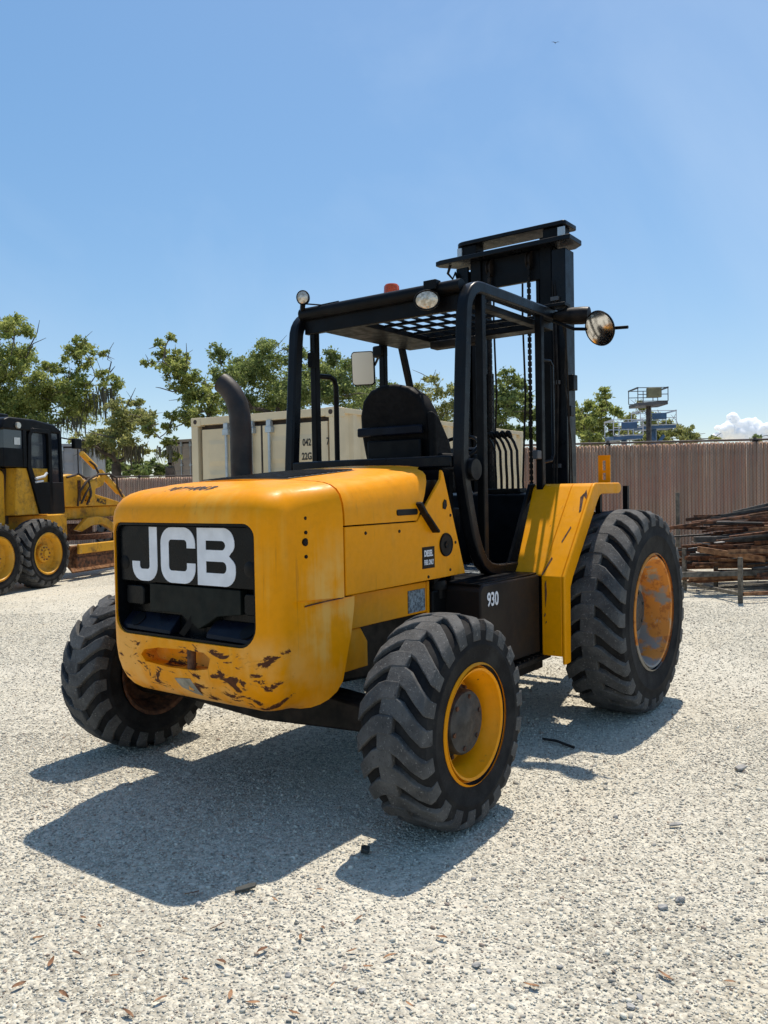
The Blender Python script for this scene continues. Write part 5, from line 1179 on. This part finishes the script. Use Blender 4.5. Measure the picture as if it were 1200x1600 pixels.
# ------------------------------------------------------------------ trees
def tree(name, base_u, Z, clumps, label, mat='oak_leaf', trunk_r=.28, fork_v=None, leaf=(.04, .095), dens=1500, moss=None, twigs=(), group='oak trees behind the yard', depth=1.0):
    b = at(base_u, 800, Z); b.z = 0
    T = empty(name, b); tag(T, label, 'tree', group)
    r = np.array([RT.x, RT.y, 0]); r /= np.linalg.norm(r); f = np.array([FW.x, FW.y, 0]); f /= np.linalg.norm(f)
    cen = []; 
    vs_ = [c[1] for c in clumps]
    fv = fork_v or (max(vs_) + 15)
    fork = at(base_u + random.uniform(-6, 6), fv, Z) - b
    tr = MB(); k = 7
    pth = [Vector((0, 0, -.1)) + (fork - Vector((0, 0, 0))) * (i / k) + Vector((random.uniform(-.08, .08), random.uniform(-.08, .08), 0)) * (1 if 0 < i < k else 0) for i in range(k + 1)]
    tr.tube(pth, [trunk_r * (1.25 - .6 * i / k) for i in range(k + 1)], 10)
    Vl = []; Cl = []
    order = sorted(clumps, key=lambda c: -c[1])
    nodes = [(np.array(fork), trunk_r * .62)]
    for (u, v, rp) in order:
        rad = 1.22 * rp / 1300 * Z; c = np.array(at(u, v, Z) - b) + f * random.uniform(-1, 1) * depth * (.8 + rad * .8)
        # branch from the closest lower node
        best = min(nodes, key=lambda q: np.linalg.norm(q[0] - c) + (2.0 if q[0][2] > c[2] + .3 else 0))
        p0 = best[0]; r0 = min(best[1] * .8, .05 + .07 * rad); d = c - p0; L = np.linalg.norm(d)
        pts = []; rr = []; side = np.cross(d / max(L, .01), [0, 0, 1]); bow = random.uniform(-.18, .18) * L; sag = random.uniform(-.05, .18) * L
        for i in range(7):
            t_ = i / 6; q = p0 + d * t_ + side * bow * math.sin(math.pi * t_) + np.array([0, 0, sag * math.sin(math.pi * t_)]) + rng.normal(0, .02 * L, 3) * (0 < i < 6)
            pts.append(Vector(q)); rr.append(max(.018, r0 * (1 - .62 * t_)))
        tr.tube(pts, rr, 6, cap=False)
        nodes.append((np.array(pts[3]), rr[3])); nodes.append((c, rr[6]))
        for _ in range(5):          # twigs
            e = c + rng.normal(0, 1, 3) * rad * np.array([.75, .75, .6]); m_ = (c + e) / 2 + rng.normal(0, .08 * rad, 3)
            tr.tube([Vector(c), Vector(m_), Vector(e)], [max(.012, rr[6] * .7), .014, .006], 4, cap=False)
        n = int(1.45 * dens * rad * rad) + 60; ns = 7 + int(rad * 14)
        sub = rng.normal(0, 1, (ns, 3)); sub /= np.linalg.norm(sub, axis=1)[:, None]; sub *= (rng.random((ns, 1)) ** .45) * rad * np.array([1.0, 1.0, .72])
        idx = rng.integers(0, ns, n); pos = c + sub[idx] + rng.normal(0, rad * .17, (n, 3)) * np.array([1, 1, .7])
        Vl.append(pos); hue = np.clip(rng.normal(.42, .22, n) + rng.normal(0, .16, ns)[idx] , 0, 1); Cl.append(hue)
    for pts in twigs:
        P = [at(u, v, Z) - b for u, v in pts]; tr.tube(P, [.032 * (1 - .75 * i / (len(P) - 1)) for i in range(len(P))], 5, cap=False)
    tr.build('trunk', 'bark', T, sm=50)
    P = np.concatenate(Vl); hue = np.concatenate(Cl); n = len(P)
    a = rng.normal(0, 1, (n, 3)); a /= np.linalg.norm(a, axis=1)[:, None]; nn = rng.normal(0, 1, (n, 3)) + np.array([0, 0, .7]); bb = np.cross(nn, a); bb /= np.linalg.norm(bb, axis=1)[:, None]
    s = rng.uniform(leaf[0], leaf[1], (n, 1)); q = s * rng.uniform(.35, .6, (n, 1))
    V = np.stack([P - a * s, P + bb * q, P + a * s, P - bb * q], 1).reshape(-1, 3); F = np.arange(4 * n).reshape(-1, 4)
    col = np.repeat(np.stack([hue, hue, hue, np.ones(n)], 1), 4, 0)
    link('crown', big_mesh('crown', V, F, mat, col), None, T)
    if moss:
        V = []; F = []
        for (u, v, wpx, hpx, cnt) in moss:
            for _ in range(cnt):
                p = np.array(at(u + random.uniform(-wpx, wpx), v + random.uniform(-5, 5), Z) - b) + f * random.uniform(-.6, .6); h = hpx / 1300 * Z * random.uniform(.3, 1.0); w = random.uniform(.02, .05); an = random.uniform(0, 3.14); sd = np.array([math.cos(an), math.sin(an), 0]) * w
                o = len(V); j1 = rng.normal(0, .03, 3); j2 = rng.normal(0, .05, 3)
                for t_, ww in ((0, 1), (.5, .9), (1.0, .1)):
                    c0 = p - np.array([0, 0, h * t_]) + (j1 if t_ == .5 else j2 if t_ == 1 else 0); V += [c0 - sd * ww, c0 + sd * ww]
                F += [(o, o + 1, o + 3, o + 2), (o + 2, o + 3, o + 5, o + 4)]
        tag(link('hanging_moss', big_mesh('hanging_moss', np.array(V), np.array(F), 'moss_grey'), None, T), None, None, None, 'stuff')
    return T
tree('oak_tree', 12, 33, [(-30, 560, 40), (20, 512, 20), (45, 528, 20), (5, 548, 22), (30, 556, 22), (38, 585, 20), (2, 590, 30), (78, 575, 16), (70, 600, 20), (97, 548, 16), (118, 533, 15), (98, 590, 20), (88, 612, 26), (52, 622, 30), (20, 630, 34), (118, 618, 24), (125, 565, 13), (142, 556, 11), (152, 548, 8), (145, 605, 20), (165, 598, 17), (172, 590, 10), (100, 645, 30), (60, 655, 34), (20, 665, 34), (132, 638, 22), (-20, 630, 40), (-40, 600, 36), (-35, 660, 40)],
     'large spreading oak furthest left with mossy limbs and bare twigs', trunk_r=.42, moss=[(150, 620, 26, 45, 60), (100, 655, 34, 32, 50), (40, 640, 40, 30, 40), (165, 608, 10, 60, 26)],
     twigs=[[(160, 610), (168, 590), (174, 565), (168, 562), (172, 545), (178, 535)], [(172, 582), (180, 572)], [(20, 530), (8, 512), (0, 495)], [(45, 545), (58, 520), (62, 500)], [(40, 560), (52, 537), (72, 528)]])
tree('oak_tree', 176, 31, [(196, 628, 13), (193, 643, 18), (214, 650, 18), (205, 662, 22), (180, 668, 20), (160, 672, 17), (228, 652, 18), (240, 660, 14), (146, 690, 17), (130, 690, 15), (176, 690, 22), (205, 690, 18), (215, 702, 13), (188, 706, 15), (150, 704, 16)],
     'low mossy oak limb spreading between the grader and the leaning oak', 'oak_leaf_olive', .26, moss=[(185, 695, 34, 34, 70), (210, 700, 12, 34, 24), (140, 690, 16, 28, 20)], twigs=[[(195, 640), (203, 625), (212, 606)]])
tree('oak_tree', 268, 29, [(242, 533, 9), (247, 548, 11), (272, 533, 8), (266, 552, 15), (255, 566, 15), (280, 562, 14), (240, 572, 8), (268, 578, 17), (290, 575, 14), (296, 592, 16), (282, 600, 17), (308, 606, 17), (316, 622, 20), (334, 630, 17), (296, 622, 17), (310, 644, 18), (330, 650, 17), (290, 650, 15), (268, 650, 12), (262, 668, 11), (240, 670, 11), (232, 676, 9), (258, 690, 12), (262, 710, 13)],
     'leaning oak with bare twigs just left of the exhaust pipe', 'oak_leaf', .24, depth=.8, moss=[(262, 700, 12, 30, 26)], twigs=[[(290, 590), (292, 560), (291, 536)], [(300, 600), (270, 612), (250, 606), (243, 605)], [(258, 560), (258, 545), (252, 540)]])
tree('oak_tree', 430, 34, [(352, 560, 16), (350, 590, 16), (372, 568, 22), (368, 600, 24), (398, 562, 24), (412, 538, 13), (402, 590, 28), (424, 566, 24), (440, 590, 28), (470, 560, 22), (462, 590, 26), (430, 625, 32), (390, 630, 32), (480, 620, 32), (500, 575, 24), (505, 605, 26), (520, 560, 18), (535, 590, 24), (555, 575, 18), (560, 600, 22), (540, 625, 28), (580, 610, 20), (360, 632, 28), (575, 635, 22), (600, 620, 18)],
     'broad dense oak behind the exhaust pipe and cream container', 'oak_leaf_dark', .40, dens=1700, depth=1.4)
tree('oak_tree', 668, 36, [(652, 604, 13), (672, 596, 12), (660, 622, 17), (684, 612, 15), (645, 640, 18), (672, 640, 20), (700, 632, 18), (690, 655, 20), (640, 662, 18), (712, 610, 14), (725, 640, 20), (740, 625, 18), (740, 660, 20)],
     'sparse brownish oak visible between the seat and the near cab post', 'oak_leaf_olive', .28, dens=1000)
tree('oak_tree', 800, 30, [(788, 596, 14), (806, 598, 14), (778, 612, 16), (800, 618, 19), (820, 620, 16), (785, 640, 21), (808, 645, 21), (826, 650, 16), (780, 668, 18), (802, 672, 20), (824, 680, 18), (770, 640, 18), (790, 690, 18), (828, 600, 8)],
     'dark oak framed between the mast uprights', 'oak_leaf_dark', .26, dens=1900)
tree('oak_tree', 938, 31, [(938, 621, 12), (928, 632, 13), (948, 632, 13), (956, 646, 12), (936, 648, 16), (920, 652, 14), (905, 640, 13), (912, 668, 18), (935, 672, 18), (954, 668, 14), (895, 662, 18), (960, 684, 12), (908, 688, 16), (938, 690, 16), (890, 640, 16)],
     'rounded green tree right of the mast above the fence', 'oak_leaf', .22, dens=1900)
tree('oak_tree', 1050, 34, [(1000, 637, 10), (992, 652, 12), (1008, 656, 13), (984, 668, 12), (1012, 674, 15), (1038, 672, 14), (1054, 662, 12), (1066, 672, 14), (1080, 680, 13), (1092, 684, 10), (1103, 688, 8), (1044, 686, 16), (996, 686, 15), (1022, 690, 15), (975, 680, 14), (1070, 690, 14)],
     'low olive tree behind the blue lifts, sloping down to the right', 'oak_leaf_olive', .22, dens=1900)
tree('bush', 236, 44, [(180, 716, 9), (186, 728, 14), (206, 726, 11), (215, 735, 11), (236, 726, 10), (232, 736, 11), (250, 734, 11), (270, 732, 12), (168, 732, 14), (196, 738, 12), (285, 735, 12)],
     'dark bushes peeking over the distant left fence', 'oak_leaf_dark', .12, dens=1700, leaf=(.08, .15), group='far bushes over the fence')
tree('bush', 1186, 48, [(1176, 686, 6), (1188, 685, 7), (1200, 684, 7)], 'dark bush tops at the right end of the fence under the cloud', 'oak_leaf_dark', .1, dens=1700, group='far bushes over the fence')

# ------------------------------------------------------------------ cloud, bird
bm = bmesh.new(); random.seed(5)
ZC = 1500.0
for (u, v, rp) in [(1135, 672, 12), (1150, 668, 13), (1165, 666, 12), (1178, 672, 12), (1192, 674, 12), (1205, 676, 14), (1125, 680, 9), (1145, 682, 14), (1168, 684, 16), (1190, 686, 14), (1220, 684, 16), (1158, 661, 7), (1173, 660, 7), (1141, 661, 6), (1128, 672, 6), (1198, 666, 7), (1240, 690, 18), (1265, 690, 16)]:
    for _ in range(7):
        c = at(u, v, ZC) + Vector((random.gauss(0, 1), random.gauss(0, 1), random.gauss(0, .7))) * (rp / 1300 * ZC * .55)
        bmesh.ops.create_icosphere(bm, subdivisions=3, radius=rp / 1300 * ZC * random.uniform(.35, .75), matrix=Matrix.Translation(c))
for v_ in bm.verts:
    n_ = v_.co * .06
    from mathutils import noise as _ns
    v_.co += Vector((_ns.noise(n_), _ns.noise(n_ + Vector((7, 3, 1))), _ns.noise(n_ + Vector((1, 9, 4))))) * 3.0
me = bpy.data.meshes.new('cloud'); bm.to_mesh(me); bm.free()
co = link('cloud', me, 'cloud'); rm = co.modifiers.new('r', 'REMESH'); rm.mode = 'VOXEL'; rm.voxel_size = 2.6; rm.use_smooth_shade = True
dg = bpy.context.evaluated_depsgraph_get(); dg.update(); me2 = bpy.data.meshes.new_from_object(co.evaluated_get(dg)); co.modifiers.clear(); co.data = me2
for v_ in me2.vertices:
    n_ = v_.co * .11; v_.co += v_.normal * (2.2 * _ns.fractal(n_, 1.0, 2.0, 3))
tag(co, 'small white cumulus cloud low above the fence on the right', 'cloud')
bp = at(868, 67, 90)
V = [(-.5, 0, .10), (-.2, .08, .12), (0, .10, .02), (.2, .08, .12), (.5, 0, .10), (-.2, -.06, .10), (0, -.08, .0), (.2, -.06, .10), (0, .26, .02), (0, -.25, .02), (0, 0, -.07), (0, .02, .06)]
ob = MB().add(V, [(0, 1, 5), (1, 2, 6, 5), (2, 3, 7, 6), (3, 4, 7), (8, 2, 10), (2, 8, 11), (9, 10, 6), (9, 6, 11), (6, 10, 2), (2, 11, 6)]).build('bird', 'twig'); ob.location = bp; ob.rotation_euler = (0, 0, -.9)
tag(ob, 'tiny dark bird gliding high in the blue sky', 'bird')

# ------------------------------------------------------------------ litter on the gravel
def ground_at(u, v):
    d = FW + RT * ((u - 600) / FPX) + UP * ((800 - v) / FPX); t_ = -CAM.z / d.z; return CAM + d * t_
random.seed(21)
lo = []
for k in range(4):
    N = 9; V = []; F = []
    for i in range(N):
        t_ = i / (N - 1); w = .34 * math.sin(math.pi * min(1, t_ * .95 + .03)) ** .8 * (1 - .3 * t_); cz = .10 * math.sin(t_ * 3 + k) + .05
        V += [(t_ * 2 - 1, -w, cz + .10 * abs(math.sin(k + t_ * 2))), (t_ * 2 - 1, 0, cz - .03), (t_ * 2 - 1, w, cz + .12)]
    for i in range(N - 1): F += [(i * 3, i * 3 + 1, i * 3 + 4, i * 3 + 3), (i * 3 + 1, i * 3 + 2, i * 3 + 5, i * 3 + 4)]
    lo.append(MB().add(V, F).mesh('dry_leaf', 60))
spots = [(155, 1452), (345, 1508), (290, 1535), (430, 1410), (410, 1490), (500, 1395), (220, 1492), (130, 1438), (100, 1560), (250, 1568), (340, 1452), (550, 1490), (520, 1545), (470, 1470), (395, 1572), (80, 1508), (505, 1455), (30, 1545), (300, 1400), (575, 1515), (200, 1590), (1140, 1540), (830, 1545), (1040, 1530), (610, 1500), (690, 1470), (60, 1470), (460, 1588), (360, 1560), (180, 1530), (560, 1440), (640, 1575), (120, 1495)]
for i, (u, v) in enumerate(spots):
    g = ground_at(u, v); o = link('dry_leaf', lo[i % 4], 'dry_leaf'); s = random.uniform(.014, .028); o.scale = (s, s * random.uniform(.8, 1.2), s); o.location = (g.x, g.y, .012); o.rotation_euler = (random.uniform(-.2, .2), random.uniform(-.2, .2), random.uniform(0, 6.28))
    tag(o, 'small dry brown leaf lying on the gravel in the foreground', 'leaf', 'dry leaves on the gravel')
bm = bmesh.new(); bmesh.ops.create_icosphere(bm, subdivisions=2, radius=1.0)
for v_ in bm.verts: v_.co *= 1 + .35 * _ns.noise(v_.co * 1.7) ; v_.co.z *= .6
me = bpy.data.meshes.new('stone'); bm.to_mesh(me); bm.free()
for i, (u, v, s) in enumerate([(745, 1510, .017), (740, 1375, .012), (1035, 1420, .020), (1062, 1408, .022), (962, 1278, .014), (875, 1512, .012), (1000, 1560, .013), (310, 1415, .016), (565, 1550, .014), (450, 1525, .013), (985, 1575, .014), (1190, 1440, .014), (765, 1520, .010)]):
    g = ground_at(u, v); o = link('stone', me, 'stone_grey'); o.location = (g.x, g.y, s * .35); o.scale = (s, s * random.uniform(.7, 1), s * random.uniform(.6, 1)); o.rotation_euler = (random.uniform(-.3, .3), random.uniform(-.3, .3), random.uniform(0, 6))
    tag(o, 'grey pebble larger than the pale gravel around it', 'stone', 'larger grey stones')
def flake(u, v, L, w, h, ang, mat, label, cat, name):
    g = ground_at(u, v); o = MB().prism([(-L, -w * .8), (-L * .3, -w), (L * .8, -w * .9), (L, w * .4), (L * .5, w), (-L * .8, w * .7)], 'z', 0, h).build(name, mat, bevel=.003); o.location = (g.x, g.y, .012); o.rotation_euler = (.12, -.1, ang); tag(o, label, cat)
flake(570, 1335, .022, .020, .02, .4, 'debris_black', 'small black chunk in the shadow of the near rear wheel', 'debris', 'rubber_chunk')
flake(384, 1393, .045, .016, .010, -.6, 'debris_black', 'flat dark rubber scrap at the edge of the counterweight shadow', 'debris', 'rubber_scrap')
flake(1055, 1293, .03, .012, .008, -.9, 'stone_grey', 'flat grey chip on the open gravel right of the near rear wheel', 'debris', 'stone_chip')
flake(1157, 1204, .035, .02, .012, -.5, 'stone_grey', 'flat grey stone near the right edge level with the front wheel shadow', 'debris', 'flat_stone')
a, b = ground_at(848, 1158), ground_at(897, 1172)
o = MB().tube([(0, 0, .015), Vector((b - a) * .5) + Vector((.02, .02, .02)), Vector(b - a) + Vector((0, 0, .015))], .008, 6).build('twig', 'twig', sm=40); o.location = a
tag(o, 'dark thin twig lying in the shadow beside the front wheel', 'twig')
